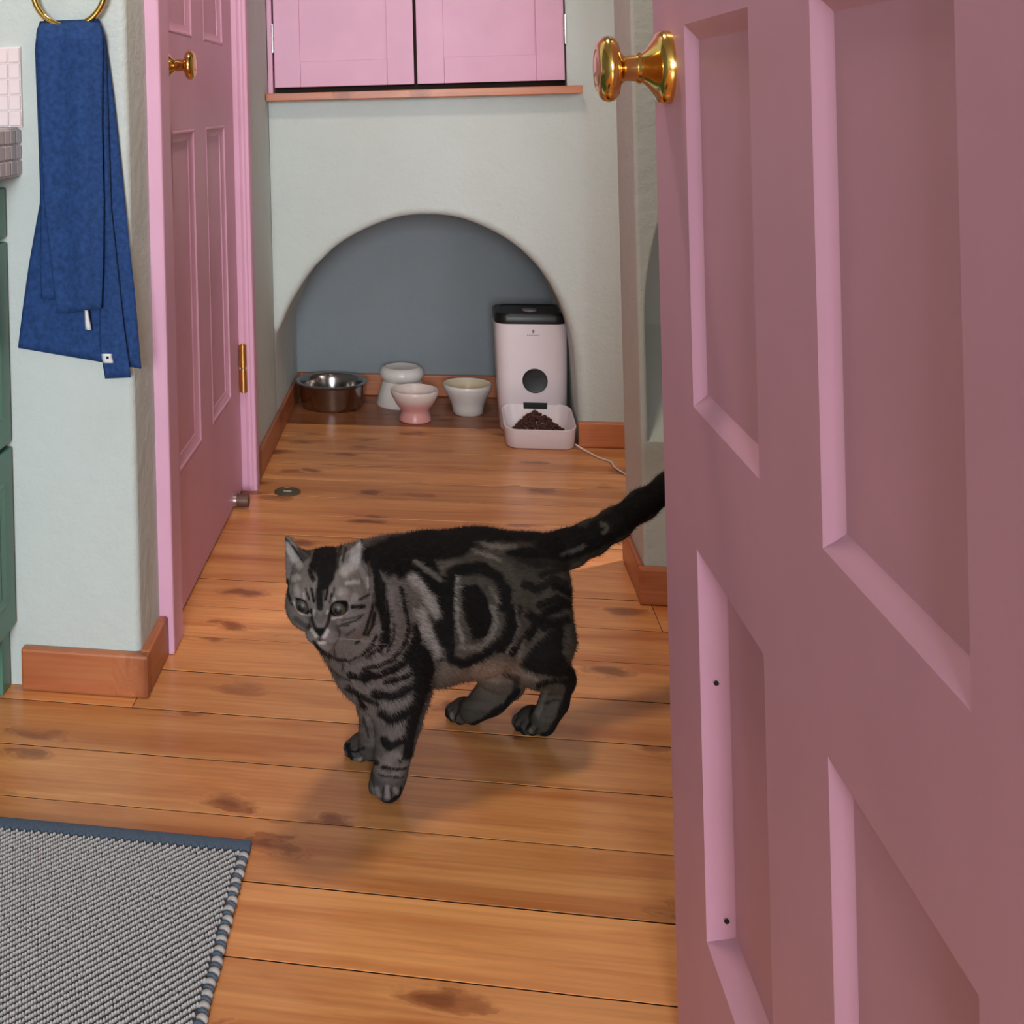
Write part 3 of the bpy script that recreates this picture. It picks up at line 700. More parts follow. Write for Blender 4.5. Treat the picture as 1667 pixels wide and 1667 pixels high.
lid = fo(obj('lid', loft([sec(0.0975, 0.0865, 0.035, 0.2985), sec(0.0990, 0.0875, 0.036, 0.302), sec(0.0985, 0.087, 0.036, 0.320), sec(0.094, 0.083, 0.036, 0.3255), sec(0.080, 0.070, 0.03, 0.326), sec(0.078, 0.068, 0.03, 0.324)]), M['black_plastic'], smooth=True, angle=35))
bm = lathe([(0, 0.324), (0.020, 0.324), (0.020, 0.328), (0.016, 0.3295), (0, 0.3295)], 24); bm.transform(Matrix.Translation((FXc, FYc-0.02, 0)))
fo(obj('lid_button', bm, M['grey_mark'], smooth=True, angle=35), lid)
fyf = FYc-0.0853
q = on_y(871, 620, fyf)
bm = lathe([(0, 0), (0.0335, 0), (0.0335, 0.0022), (0.0315, 0.0035), (0.025, 0.0025), (0, 0.0025)], 40); bm.transform(Matrix.Translation((q[0], fyf+0.0008, q[2])) @ Matrix.Rotation(math.radians(90), 4, 'X'))
dial = fo(obj('control_dial', bm, M['black_plastic'], smooth=True, angle=35))
fo(box_obj('display', (q[0]-0.014, fyf-0.003, q[2]+0.008), (q[0]+0.014, fyf-0.0016, q[2]+0.016), M['ink'], bevel=0.0006), dial)
q = on_y(868, 541, fyf-0.001)
bm = bmesh.new(); zc = q[2]
vs = [bm.verts.new((q[0]+a, fyf-0.0014, zc+b)) for a, b in ((-0.002, 0.006), (0.0015, 0.0075), (0.0035, 0.003), (0.002, -0.002), (-0.001, -0.003), (-0.003, 0.001))]; bm.faces.new(vs)
for i, w in enumerate((0.0022, 0.0016, 0.0024, 0.0014, 0.002, 0.0022, 0.0015)): add_box(bm, (q[0]-0.0165+i*0.0048, fyf-0.0016, zc-0.0095), (q[0]-0.0165+i*0.0048+w+0.001, fyf-0.0006, zc-0.0075))
fo(obj('logo_print', bm, M['grey_mark']))
# chute opening
q0, q1 = on_y(852, 655, fyf), on_y(891, 670, fyf)
fo(box_obj('chute', (q0[0], fyf-0.0025, q1[2]-0.012), (q1[0], fyf+0.004, q0[2]), M['black_plastic'], bevel=0.001))
# tray: rounded dish with higher back corners
TX, TYc = 0.2485, 3.2225; 
def tsec(hx, hy, r, z, tilt=0.0):
    return [(TX+x, TYc+y_, z + tilt*(0.5+y_/(2*hy))) for x, y_ in rrect(hx, hy, r, 8)]
tray = fo(obj('tray', loft([tsec(0.084, 0.074, 0.03, 0.001), tsec(0.087, 0.077, 0.032, 0.005), tsec(0.0915, 0.0815, 0.034, 0.046, 0.026), tsec(0.0925, 0.0825, 0.035, 0.051, 0.027), tsec(0.0905, 0.0805, 0.034, 0.0525, 0.027), tsec(0.0865, 0.0765, 0.032, 0.049, 0.026), tsec(0.078, 0.068, 0.028, 0.026, 0.008), tsec(0.060, 0.050, 0.022, 0.020)]), M['white_plastic'], smooth=True, angle=50))
cpts = [on_floor(938, 722, 0.012), on_floor(952, 733, 0.004), on_floor(975, 745, 0.003), on_floor(995, 752, 0.003), on_floor(1000, 760, 0.003), on_floor(1020, 773, 0.003), on_floor(1045, 785, 0.003), on_floor(1075, 790, 0.003)]
cpts[0] = np.array([TX+0.088, 3.16, 0.012])
fo(obj('power_cord', tube([tuple(p) for p in catmull(cpts, 6)], 0.0024, 8), M['cord'], smooth=True))
# kibble heap
verts, faces = [], []
def pellet(x, y_, z, r):
    b = len(verts); R3 = Matrix.Rotation(random.uniform(0, 6.28), 3, (random.uniform(-1, 1), random.uniform(-1, 1), random.uniform(-1, 1)))
    for k_ in range(2):
        for i in range(7):
            a = 2*math.pi*i/7; v = R3 @ Vector((r*math.cos(a), r*math.sin(a), (-0.4+0.8*k_)*r)); verts.append((x+v.x, y_+v.y, z+v.z))
    faces.append(tuple(b+i for i in range(6, -1, -1))); faces.append(tuple(b+7+i for i in range(7)))
    for i in range(7): faces.append((b+i, b+(i+1) % 7, b+7+(i+1) % 7, b+7+i))
for i in range(420):
    a = random.uniform(0, 6.28); r_ = 0.062*math.sqrt(random.random()); x = TX-0.002+r_*math.cos(a)*1.05; y_ = TYc-0.004+r_*math.sin(a)*0.9
    hgt = 0.032 + 0.048*max(0, 1-math.hypot((x-TX+0.004)/0.060, (y_-TYc-0.012)/0.062))
    pellet(x, y_, hgt*random.uniform(0.75, 1.0)+0.002, random.uniform(0.0042, 0.0058))
kbl = obj('kibble', (verts, [], faces), M['kibble']); tag(kbl, 'heap of dark brown kibble in the feeder tray', 'pet food', kind='stuff')

# bronze disc let into the floor
dq = on_floor(468, 801)
dsc = empty('floor_disc', (dq[0], dq[1], 0.0)); tag(dsc, 'small round bronze cover set on the floor by the door', 'floor cover')
obj('rim', lathe([(0, 0.0), (0.031, 0.0), (0.0315, 0.0015), (0.029, 0.003), (0.025, 0.0028), (0.024, 0.0016), (0, 0.0016)], 36), M['disc'], dsc, smooth=True, angle=40)
bm = bmesh.new(); add_box(bm, (-0.010, -0.003, 0.0015), (0.010, 0.003, 0.0036), 0.001, 1); obj('finger_pull', bm, M['chrome'], dsc)
# ------------------------------------------------------------------ the cat
# every control point: photo pixel + depth along the view axis (from where the paws stand on the boards), radius in pixels at that depth
PRIMS = []
def P(px, py, D): return at(px, py, D)
def R(rpx, D): return rpx*D/FPX
def cone(a, ra, b, rb, k=0.02):
    PRIMS.append(('cone', P(*a), R(ra, a[2]), P(*b), R(rb, b[2]), k))
def chain(pts, k=0.02):
    for a, b in zip(pts, pts[1:]): cone(a[:3], a[3], b[:3], b[3], k)
def ball(a, r, k=0.02): PRIMS.append(('ell', P(*a), np.eye(3), np.array([R(r, a[2])]*3), k))
def ell(c, axes, rad, k): PRIMS.append(('ell', np.array(c, float), np.array(axes, float), np.array(rad, float), k))
def tri(a, b, c, t, k): PRIMS.append(('tri', np.array(a), np.array(b), np.array(c), t, k))

# trunk
chain([(628, 966, 1.585, 78), (700, 962, 1.612, 84), (780, 958, 1.645, 86), (846, 950, 1.682, 80)], 0.03)
chain([(612, 1025, 1.575, 74), (700, 1026, 1.605, 76), (770, 1015, 1.640, 72), (830, 1000, 1.672, 72)], 0.03)
# chest and neck
chain([(566, 985, 1.515, 62), (590, 1020, 1.540, 70), (612, 1085, 1.560, 58), (628, 1115, 1.560, 46)], 0.03)
chain([(548, 985, 1.495, 58), (585, 965, 1.525, 66), (640, 955, 1.570, 72)], 0.03)
# near front leg
chain([(652, 1060, 1.545, 52), (652, 1120, 1.540, 43), (648, 1172, 1.538, 33), (642, 1215, 1.537, 26), (635, 1258, 1.536, 22), (631, 1282, 1.532, 22)], 0.018)
# far front leg
chain([(606, 1100, 1.590, 36), (609, 1150, 1.602, 25), (608, 1190, 1.612, 20), (603, 1218, 1.618, 19)], 0.014)
# near hind leg: thigh, shank, hock, metatarsus
chain([(852, 985, 1.655, 66), (872, 1040, 1.645, 56), (872, 1078, 1.645, 38)], 0.025)
chain([(862, 1068, 1.642, 36), (896, 1092, 1.655, 29), (913, 1104, 1.665, 22)], 0.016)
chain([(913, 1104, 1.665, 21), (903, 1140, 1.668, 20), (884, 1175, 1.668, 21)], 0.012)
# far hind leg
chain([(812, 1050, 1.715, 50), (808, 1085, 1.705, 34), (826, 1108, 1.712, 24)], 0.022)
chain([(828, 1110, 1.712, 25), (798, 1136, 1.710, 24), (768, 1158, 1.706, 20)], 0.012)
# tail
chain([(880, 905, 1.70, 34), (925, 893, 1.722, 27), (962, 876, 1.738, 24), (1000, 854, 1.752, 22), (1045, 822, 1.768, 20.5), (1090, 792, 1.785, 19.5), (1130, 770, 1.80, 18.5), (1165, 758, 1.82, 15)], 0.016)
# paws with four toes each; (px, py) = middle of the paw on the floor, facing dir in plan
def paw(px, py, ang, s=1.0, toes=True):
    c = on_floor(px, py); d = np.array([math.cos(ang), math.sin(ang), 0]); sd = np.array([-d[1], d[0], 0])
    ax = np.stack([d, sd, Zv])
    ell(c + Zv*0.0145*s - d*0.006*s, ax, (0.023*s, 0.0185*s, 0.0150*s), 0.010)
    for lat, fw in ((-0.0135, 0.008), (-0.0048, 0.0135), (0.0048, 0.0135), (0.0135, 0.008)):
        ell(c + d*fw*s + sd*lat*s + Zv*0.0098*s, ax, (0.0115*s, 0.0054*s, 0.0098*s), 0.0022)
paw(627, 1288, math.radians(-97), 1.08)
paw(587, 1230, math.radians(-135), 1.0)
paw(862, 1188, math.radians(-133), 1.05)
paw(752, 1171, math.radians(-150), 1.02)

# head in its own frame: x = viewer's right, y = out of the face, z = crown
HC = P(535, 968, 1.472)
ha, hp, hr_ = math.radians(19), math.radians(9), math.radians(-3.5)
fy_ = -(math.cos(ha)*Fv + math.sin(ha)*Sv); fy_ = math.cos(hp)*fy_ - math.sin(hp)*Zv
fx_ = np.cross(Zv, fy_); fx_ /= np.linalg.norm(fx_); fx_ = fx_*(1 if fx_@Sv > 0 else -1)
fz_ = np.cross(fx_, fy_); fz_ = fz_*(1 if fz_[2] > 0 else -1)
fx_, fz_ = fx_*math.cos(hr_) - fz_*math.sin(hr_), fz_*math.cos(hr_) + fx_*math.sin(hr_)
HA = np.stack([fx_, fy_, fz_])
def HL(x, y, z): return HC + x*fx_ + y*fy_ + z*fz_
def hell(x, y, z, a, b, c, k): ell(HL(x, y, z), HA, (a, b, c), k)
hell(0, -0.006, 0.010, 0.0485, 0.050, 0.043, 0.012)
for s in (-1, 1):
    hell(s*0.029, 0.004, -0.014, 0.027, 0.030, 0.029, 0.016)      # cheek
    hell(s*0.0095, 0.0460, -0.0250, 0.0120, 0.0120, 0.0105, 0.009)   # whisker pad
    hell(s*0.021, 0.033, 0.0225, 0.013, 0.010, 0.007, 0.014)        # brow
hell(0, 0.034, 0.004, 0.0155, 0.020, 0.020, 0.012)
hell(0, 0.046, -0.010, 0.0105, 0.014, 0.013, 0.010)               # nose bridge
hell(0, 0.0575, -0.0175, 0.0072, 0.0045, 0.0052, 0.004)             # nose
hell(0, 0.042, -0.0395, 0.013, 0.013, 0.0095, 0.008)              # chin
for s in (-1, 1):                                               # ears: cupped shells of two facets
    ti = HL(s*0.0485, -0.012, 0.0665); bi = HL(s*0.0155, 0.002, 0.046); bo = HL(s*0.052, -0.002, 0.014); bm_ = HL(s*0.036, -0.022, 0.030)
    tri(bi, bm_, ti, 0.0028, 0.005); tri(bm_, bo, ti, 0.0028, 0.005)
    hell(s*0.033, -0.014, 0.033, 0.017, 0.012, 0.016, 0.010)
EYES = [HL(-0.0225, 0.0385, 0.0085), HL(0.0225, 0.0385, 0.0080)]

def sdf_grid(h):
    lo = np.array([1e9]*3); hi = -lo
    boxes = []
    for p in PRIMS:
        if p[0] == 'cone': pts = np.stack([p[1]-p[2], p[1]+p[2], p[3]-p[4], p[3]+p[4]])
        elif p[0] == 'ell': pts = np.stack([p[1]-p[3].max(), p[1]+p[3].max()])
        else: pts = np.stack([p[1], p[2], p[3]])
        boxes.append((pts.min(0), pts.max(0))); lo = np.minimum(lo, pts.min(0)); hi = np.maximum(hi, pts.max(0))
    lo = lo - 0.02; hi = hi + 0.02
    n = np.ceil((hi-lo)/h).astype(int)+1
    G = np.full(n, 0.05, np.float32)
    ax = [lo[i] + h*np.arange(n[i]) for i in range(3)]
    for p, (b0, b1) in zip(PRIMS, boxes):
        k = p[-1]; mg = 0.012 + k
        i0 = np.maximum(0, np.floor((b0-mg-lo)/h).astype(int)); i1 = np.minimum(n, np.ceil((b1+mg-lo)/h).astype(int)+1)
        X, Y, Z = np.meshgrid(ax[0][i0[0]:i1[0]], ax[1][i0[1]:i1[1]], ax[2][i0[2]:i1[2]], indexing='ij')
        Q = np.stack([X, Y, Z], -1).astype(np.float32)
        if p[0] == 'cone':
            a, ra, b, rb = [np.asarray(v, np.float32) for v in p[1:5]]; ab = b-a; L2 = float(ab@ab)
            t = np.clip(((Q-a)@ab)/L2, 0, 1); d = np.linalg.norm(Q-a-t[..., None]*ab, axis=-1) - (ra + (rb-ra)*t)
        elif p[0] == 'ell':
            q = (Q-p[1].astype(np.float32))@p[2].T.astype(np.float32); r = p[3].astype(np.float32)
            k0 = np.linalg.norm(q/r, axis=-1); k1 = np.linalg.norm(q/(r*r), axis=-1); d = k0*(k0-1)/np.maximum(k1, 1e-6)
            d = np.where(k0 < 0.05, -r.min(), d)
        else:
            a, b, c, t = p[1], p[2], p[3], p[4]; best = None
            nn = np.cross(b-a, c-a); nn /= np.linalg.norm(nn); inside = np.ones(Q.shape[:3], bool)
            for u, v in ((a, b), (b, c), (c, a)):
                e = v-u; w = Q-u; s_ = np.clip((w@e)/(e@e), 0, 1); dd_ = np.linalg.norm(w-s_[..., None]*e, axis=-1)
                best = dd_ if best is None else np.minimum(best, dd_); inside &= (w@np.cross(nn, e)) >= 0
            d = np.where(inside, np.abs((Q-a)@nn), best) - t
        g = G[i0[0]:i1[0], i0[1]:i1[1], i0[2]:i1[2]]
        hh = np.maximum(k-np.abs(g-d), 0)/k
        G[i0[0]:i1[0], i0[1]:i1[1], i0[2]:i1[2]] = np.minimum(g, d) - hh*hh*k*0.25
    for e in EYES:     # sockets
        i0 = np.floor((e-0.025-lo)/h).astype(int); i1 = i0 + int(0.05/h)
        X, Y, Z = np.meshgrid(ax[0][i0[0]:i1[0]], ax[1][i0[1]:i1[1]], ax[2][i0[2]:i1[2]], indexing='ij')
        qe = (np.stack([X, Y, Z], -1)-e)@HA.T; sg = -1 if e is EYES[0] else 1; ze = qe[..., 2] - 0.22*sg*qe[..., 0] + 0.0012; d = 0.0102*(1 - np.sqrt((qe[..., 0]/0.0104)**2 + (qe[..., 1]/0.0125)**2 + (ze/0.0062)**2)); g = G[i0[0]:i1[0], i0[1]:i1[1], i0[2]:i1[2]]; k = 0.003
        hh = np.maximum(k-np.abs(g-d), 0)/k; G[i0[0]:i1[0], i0[1]:i1[1], i0[2]:i1[2]] = np.maximum(g, d) + hh*hh*k*0.25
    # flat under the paws
    G = np.maximum(G, (0.0012-ax[2])[None, None, :].astype(np.float32))
    return G, lo, n
def surface_nets(G, lo, h):
    S = G < 0
    n = G.shape
    c = np.zeros(tuple(v-1 for v in n), np.uint8)
    offs = [(i, j, k) for i in (0, 1) for j in (0, 1) for k in (0, 1)]
    for (i, j, k) in offs: c += S[i:n[0]-1+i, j:n[1]-1+j, k:n[2]-1+k]
    act = np.argwhere((c > 0) & (c < 8)); idx = -np.ones(c.shape, np.int64); idx[tuple(act.T)] = np.arange(len(act))
    val = {o: G[act[:, 0]+o[0], act[:, 1]+o[1], act[:, 2]+o[2]] for o in offs}
    acc = np.zeros((len(act), 3)); cnt = np.zeros(len(act))
    for a in offs:
        for dim in range(3):
            if a[dim]: continue
            b = list(a); b[dim] = 1; b = tuple(b)
            va, vb = val[a], val[b]; m = (va < 0) != (vb < 0); t = np.where(m, va/np.where(m, va-vb, 1), 0)
            pos = np.tile(np.array(a, float), (len(act), 1)); pos[:, dim] = t
            acc[m] += pos[m]; cnt[m] += 1
    V = lo + h*(act + acc/cnt[:, None])
    Fs = []
    for dim in range(3):
        sl0 = [slice(None)]*3; sl1 = [slice(None)]*3; sl0[dim] = slice(0, -1); sl1[dim] = slice(1, None)
        A, B = S[tuple(sl0)], S[tuple(sl1)]; e = np.argwhere(A != B); fl_ = A[tuple(e.T)]
        u, v = [(1, 2), (2, 0), (0, 1)][dim]
        ok = (e[:, u] > 0) & (e[:, v] > 0); e = e[ok]; fl_ = fl_[ok]
        q = []
        for (du, dv) in ((0, 0), (-1, 0), (-1, -1), (0, -1)):
            w = e.copy(); w[:, u] += du; w[:, v] += dv; q.append(idx[tuple(w.T)])
        q = np.stack(q, 1); q[~fl_] = q[~fl_][:, ::-1]; Fs.append(q)
    return V, np.concatenate(Fs)
VH = 0.0018
G_, lo_, n_ = sdf_grid(VH)
CV, CF = surface_nets(G_, lo_, VH)
# light smoothing
for it in range(3):
    acc = np.zeros_like(CV); cnt = np.zeros(len(CV))
    for a in range(4):
        for b in (a-1, (a+1) % 4):
            np.add.at(acc, CF[:, a], CV[CF[:, b]]); np.add.at(cnt, CF[:, a], 1)
    CV = CV + 0.5*(acc/np.maximum(cnt, 1)[:, None] - CV)
fn = np.cross(CV[CF[:, 2]]-CV[CF[:, 0]], CV[CF[:, 3]]-CV[CF[:, 1]]); CN = np.zeros_like(CV)
for a in range(4): np.add.at(CN, CF[:, a], fn)
CN /= np.maximum(np.linalg.norm(CN, axis=1), 1e-12)[:, None]

# tabby markings: strokes laid over the coat (photo pixels), stored as vertex colours on the coat
dvec = CV - CP; wv = dvec@Fv; U_ = CX + FPX*(dvec@Rv)/wv; V_ = CY - FPX*(dvec@Uv)/wv
def vnoise(p, s, seed=0):
    rs = np.random.RandomState(seed); out = np.zeros(len(p))
    for o in range(3):
        k = rs.normal(size=(3, 8))*s*(1.9**o); ph = rs.uniform(0, 6.28, 8); out += np.sin(p@k + ph).mean(1)/(1.5**o)
    return out
wx = vnoise(CV, 160, 1); wy = vnoise(CV, 160, 2)
PU, PV = U_ + 3.2*wx, V_ + 3.2*wy
fine = vnoise(CV, 700, 3)
def C4(pts): return [(430+x/2.4515, 760+y/2.4515) for x, y in pts]
def CH(pts): return [(440+x/5.954, 850+y/5.954) for x, y in pts]
def stroke_dist(pts, X, Y):
    d = np.full(len(X), 1e9)
    for (x0, y0), (x1, y1) in zip(pts, pts[1:]):
        ex, ey = x1-x0, y1-y0; t = np.clip(((X-x0)*ex + (Y-y0)*ey)/max(ex*ex+ey*ey, 1e-9), 0, 1)
        d = np.minimum(d, np.hypot(X-x0-t*ex, Y-y0-t*ey))
    return d
def in_poly(pts, X, Y):
    ins = np.zeros(len(X), bool); n = len(pts)
    for i in range(n):
        x0, y0 = pts[i]; x1, y1 = pts[(i+1) % n]
        c = (y0 > Y) != (y1 > Y); ins ^= c & (X < (x1-x0)*(Y-y0)/((y1-y0) if y1 != y0 else 1e-9) + x0)
    return ins
def sstep(d, w, f): return 1 - np.clip((d-(w-f))/(2*f), 0, 1)
dark = np.zeros(len(CV)); light = np.zeros(len(CV))
isfront = np.ones(len(CV))
HR = np.linalg.norm(CV-HC, axis=1) < 0.088
def K(pts, hw, a=1.0, f=None, head=None, U=PU, V=PV):
    global dark
    m = sstep(stroke_dist(pts, U, V), hw, f or max(1.5, hw*0.35))*a
    if head is not None: m = m*(HR if head else 1)
    dark = np.maximum(dark, m)
def KP(pts, a=1.0, f=3.0, head=None, U=PU, V=PV):
    global dark
    d = stroke_dist(pts+[pts[0]], U, V); s = np.where(in_poly(pts, U, V), -d, d); m = (1-np.clip((s+f)/(2*f), 0, 1))*a
    if head is not None: m = m*(HR if head else 1)
    dark = np.maximum(dark, m)
def LT(pts, hw, a=1.0, f=None, head=None, U=PU, V=PV):
    global dark, light
    m = sstep(stroke_dist(pts, U, V), hw, f or max(1.5, hw*0.4))*a
    if head is not None: m = m*(HR if head else 1)
    dark = dark*(1-m); light = np.maximum(light, m)
S4 = 1/2.4515
def k4(pts, hw, a=1.0, f=None): K(C4(pts), hw*S4, a, f, False)
# back and shoulders
k4([(430, 350), (520, 315), (600, 295), (720, 270), (900, 262), (1100, 262), (1230, 262)], 46)
KP(C4([(430, 330), (560, 300), (640, 360), (700, 420), (730, 450), (720, 560), (640, 470), (580, 420), (500, 400), (440, 410)]), 1, 4, False)
k4([(640, 340), (760, 330), (800, 310)], 42)
k4([(455, 420), (470, 520), (480, 620), (490, 700)], 17)
k4([(450, 380), (450, 470), (465, 560)], 22)
k4([(640, 330), (690, 460), (730, 560), (740, 680)], 26)
KP(C4([(690, 430), (760, 430), (755, 640), (770, 720), (745, 800), (700, 700), (690, 600)]), 1, 3, False)
k4([(735, 700), (745, 770), (800, 785), (870, 752), (950, 690), (1000, 610), (985, 560)], 22)
k4([(680, 590), (700, 660), (722, 720)], 13)
# ring with the blotch
KP(C4([(790, 465), (850, 462), (892, 520), (912, 600), (898, 680), (835, 695), (806, 640), (785, 550)]), 1, 3, False)
k4([(750, 425), (800, 405), (870, 405), (930, 440), (962, 500), (960, 560)], 30)
k4([(985, 600), (965, 680), (940, 720)], 28)
# rump
k4([(980, 335), (1060, 345), (1140, 345), (1200, 360)], 27)
k4([(900, 290), (1000, 300)], 10, 0.6)
k4([(1030, 470), (1080, 490), (1150, 460), (1200, 480)], 15, 0.9)
k4([(1090, 420), (1160, 415)], 12, 0.7)
k4([(990, 740), (1040, 690), (1110, 590), (1190, 550)], 20)
k4([(1120, 640), (1180, 620)], 22)
KP(C4([(1010, 790), (1060, 720), (1130, 660), (1200, 600), (1195, 740), (1230, 800), (1235, 850), (1160, 840), (1090, 830)]), 1, 4, False)
k4([(1228, 830), (1222, 900), (1190, 990), (1140, 1070)], 24)
k4([(1090, 870), (1160, 850), (1210, 860)], 12)
k4([(1110, 940), (1180, 930)], 8, 0.8)
k4([(1120, 1000), (1170, 990)], 8, 0.6)
# tail
K([(890, 878), (925, 890), (962, 876), (1000, 854), (1045, 822), (1090, 792), (1130, 770), (1170, 757)], 30)
# neck rings and chest
KP([(598, 902), (625, 885), (668, 900), (668, 930), (650, 945), (641, 936), (630, 944), (622, 930), (612, 945)], 1, 4)
K([(616, 935), (622, 985), (626, 1030), (618, 1058)], 5); K([(606, 900), (618, 950), (622, 975)], 9)
K([(676, 1040), (664, 1072), (640, 1090), (612, 1100), (590, 1098)], 6); K([(690, 1060), (700, 1090), (690, 1110)], 10)
K([(730, 950), (722, 1000), (726, 1040), (716, 1070)], 7); K([(704, 1000), (712, 1030), (722, 1060)], 6, 0.9)
K([(846, 905), (880, 915), (912, 912)], 14, 0.85); K([(852, 950), (872, 960), (900, 942), (920, 950)], 8, 0.9); K([(880, 935), (918, 925)], 6, 0.9)
K([(905, 955), (925, 965)], 8); K([(880, 985), (905, 975), (925, 985)], 9, 0.95); K([(862, 1000), (880, 1015), (920, 1010)], 10, 0.95); K([(845, 990), (838, 1020), (822, 1050)], 7, 0.9)
K([(800, 905), (830, 910), (850, 925)], 6, 0.6); K([(760, 895), (790, 888)], 8, 0.7); K([(668, 905), (720, 900), (760, 885)], 14)
k4([(600, 690), (560, 770), (490, 822), (400, 850), (340, 830)], 12)
k4([(330, 880), (400, 920), (450, 950)], 12, 0.95)
k4([(480, 860), (560, 840), (620, 800)], 12); k4([(375, 900), (380, 930), (400, 960)], 10)
# near front leg
KP(C4([(600, 690), (650, 720), (665, 880), (630, 980), (605, 1060), (585, 1040), (590, 940), (600, 860), (575, 780)]), 1, 3, False)
k4([(610, 770), (620, 870), (610, 960), (585, 1060), (572, 1150)], 24)
k4([(630, 850), (560, 895), (490, 920), (440, 905)], 19)
k4([(620, 930), (560, 985), (500, 1010), (470, 985)], 22)
k4([(590, 1070), (530, 1105), (495, 1120), (480, 1090)], 18)
k4([(570, 1150), (540, 1170)], 8)
k4([(560, 1205), (510, 1210), (475, 1195)], 8)
k4([(555, 1240), (500, 1238), (460, 1228)], 5, 0.9)
k4([(395, 1000), (405, 1050), (420, 1080)], 7, 0.8)
# paws: dark soles and toe lines
k4([(415, 1290), (440, 1330), (490, 1342), (530, 1320), (545, 1280)], 10)
k4([(472, 1275), (474, 1335)], 5); k4([(510, 1275), (512, 1325)], 5); k4([(445, 1275), (430, 1300)], 4, 0.7)
k4([(335, 1110), (345, 1160), (380, 1185), (450, 1180)], 13); k4([(345, 1140), (400, 1120)], 7); k4([(370, 1165), (400, 1150)], 4)
k4([(1010, 1040), (1040, 1075), (1100, 1080), (1150, 1050)], 14); k4([(1045, 1050), (1065, 1020)], 7); k4([(1080, 1065), (1095, 1040)], 5)
k4([(725, 975), (740, 1025), (800, 1040), (880, 1010), (960, 950), (1010, 890)], 14); k4([(760, 1010), (775, 975)], 6, 0.9)
k4([(960, 830), (1010, 850), (1000, 900)], 14, 0.8)
# lighter streaks in the coat
def l4(pts, hw, a=0.8): LT(C4(pts), hw*S4, a, None, False)
l4([(870, 310), (960, 322), (1000, 318)], 11, 0.7); l4([(830, 330), (880, 350), (940, 370)], 9, 0.6)
l4([(770, 440), (762, 520), (775, 620), (790, 690)], 9, 0.75)
l4([(790, 715), (850, 720), (900, 680), (925, 620), (910, 560)], 11, 0.7)
l4([(900, 480), (930, 540)], 7, 0.6)
l4([(600, 380), (660, 420), (700, 450)], 12, 0.5)
l4([(590, 440), (640, 500), (690, 590)], 22, 0.75)
l4([(620, 580), (650, 660), (690, 740)], 22, 0.75)
l4([(1000, 560), (1020, 640), (970, 740)], 7, 0.55); l4([(1015, 760), (1040, 690)], 6, 0.55)
l4([(1040, 830), (1090, 850)], 8, 0.5); l4([(1120, 900), (1090, 980)], 12, 0.5)
l4([(1345, 225), (1370, 245), (1350, 262)], 9, 0.55); l4([(1190, 350), (1230, 338), (1270, 315)], 9, 0.45)
l4([(489, 1278), (492, 1312)], 12, 0.42); l4([(448, 1282), (452, 1312)], 12, 0.42); l4([(528, 1280), (528, 1302)], 8, 0.35); l4([(365, 1170), (385, 1165)], 8, 0.5); l4([(745, 985), (750, 1000)], 9, 0.4); l4([(1075, 1040), (1065, 1055)], 8, 0.4)
# head
SH = 1/5.954
def kh(pts, hw, a=1.0): K(CH(pts), hw*SH, a, max(0.8, hw*SH*0.35), True, U_ + 1.2*wx, V_ + 1.2*wy)
def lh(pts, hw, a=0.8): LT(CH(pts), hw*SH, a, max(0.8, hw*SH*0.4), True, U_ + 1.2*wx, V_ + 1.2*wy)
KP(CH([(420, 210), (640, 190), (650, 330), (620, 560), (570, 640), (520, 680), (450, 640), (430, 500), (370, 430), (410, 300)]), 1, 2.0, True)
kh([(690, 210), (660, 330), (640, 450)], 18, 0.85); kh([(730, 260), (700, 380)], 14, 0.8)
kh([(480, 620), (478, 720), (480, 830)], 34); kh([(400, 650), (425, 770)], 13); kh([(560, 620), (535, 750)], 14)
kh([(360, 680), (378, 750)], 9); kh([(595, 690), (575, 780)], 9); kh([(385, 470), (410, 560)], 26, 0.95)
kh([(395, 850), (405, 950), (440, 1040)], 15, 0.9); kh([(585, 880), (565, 970), (520, 1050)], 17, 0.9)
KP(CH([(415, 1025), (548, 1025), (482, 1112)]), 1, 1.2, True)
kh([(480, 1100), (480, 1150)], 8, 0.9)
kh([(800, 820), (910, 820)], 22); kh([(700, 950), (800, 930), (870, 900)], 12, 0.6); kh([(740, 1090), (820, 1040)], 16, 0.5)
kh([(165, 560), (170, 680), (195, 750)], 16, 0.9); kh([(250, 940), (330, 1000), (390, 1020)], 26, 0.55)
kh([(1000, 700), (985, 860), (940, 1000), (910, 1090)], 16, 0.9)
kh([(150, 160), (230, 250), (320, 380)], 10, 0.9); KP(CH([(250, 240), (400, 230), (400, 330), (330, 380)]), 0.7, 2, True)
kh([(890, 170), (905, 260), (900, 350)], 16, 0.8)
kh([(900, 420), (960, 520), (1010, 620)], 14, 0.4)
K(CH([(420, 1160), (520, 1270), (640, 1325), (770, 1340), (890, 1290), (990, 1190), (1040, 1100)]), 17*SH, 1.0, 1.6)
K(CH([(960, 300), (1040, 560), (1075, 760)]), 46*SH, 1.0, 3)
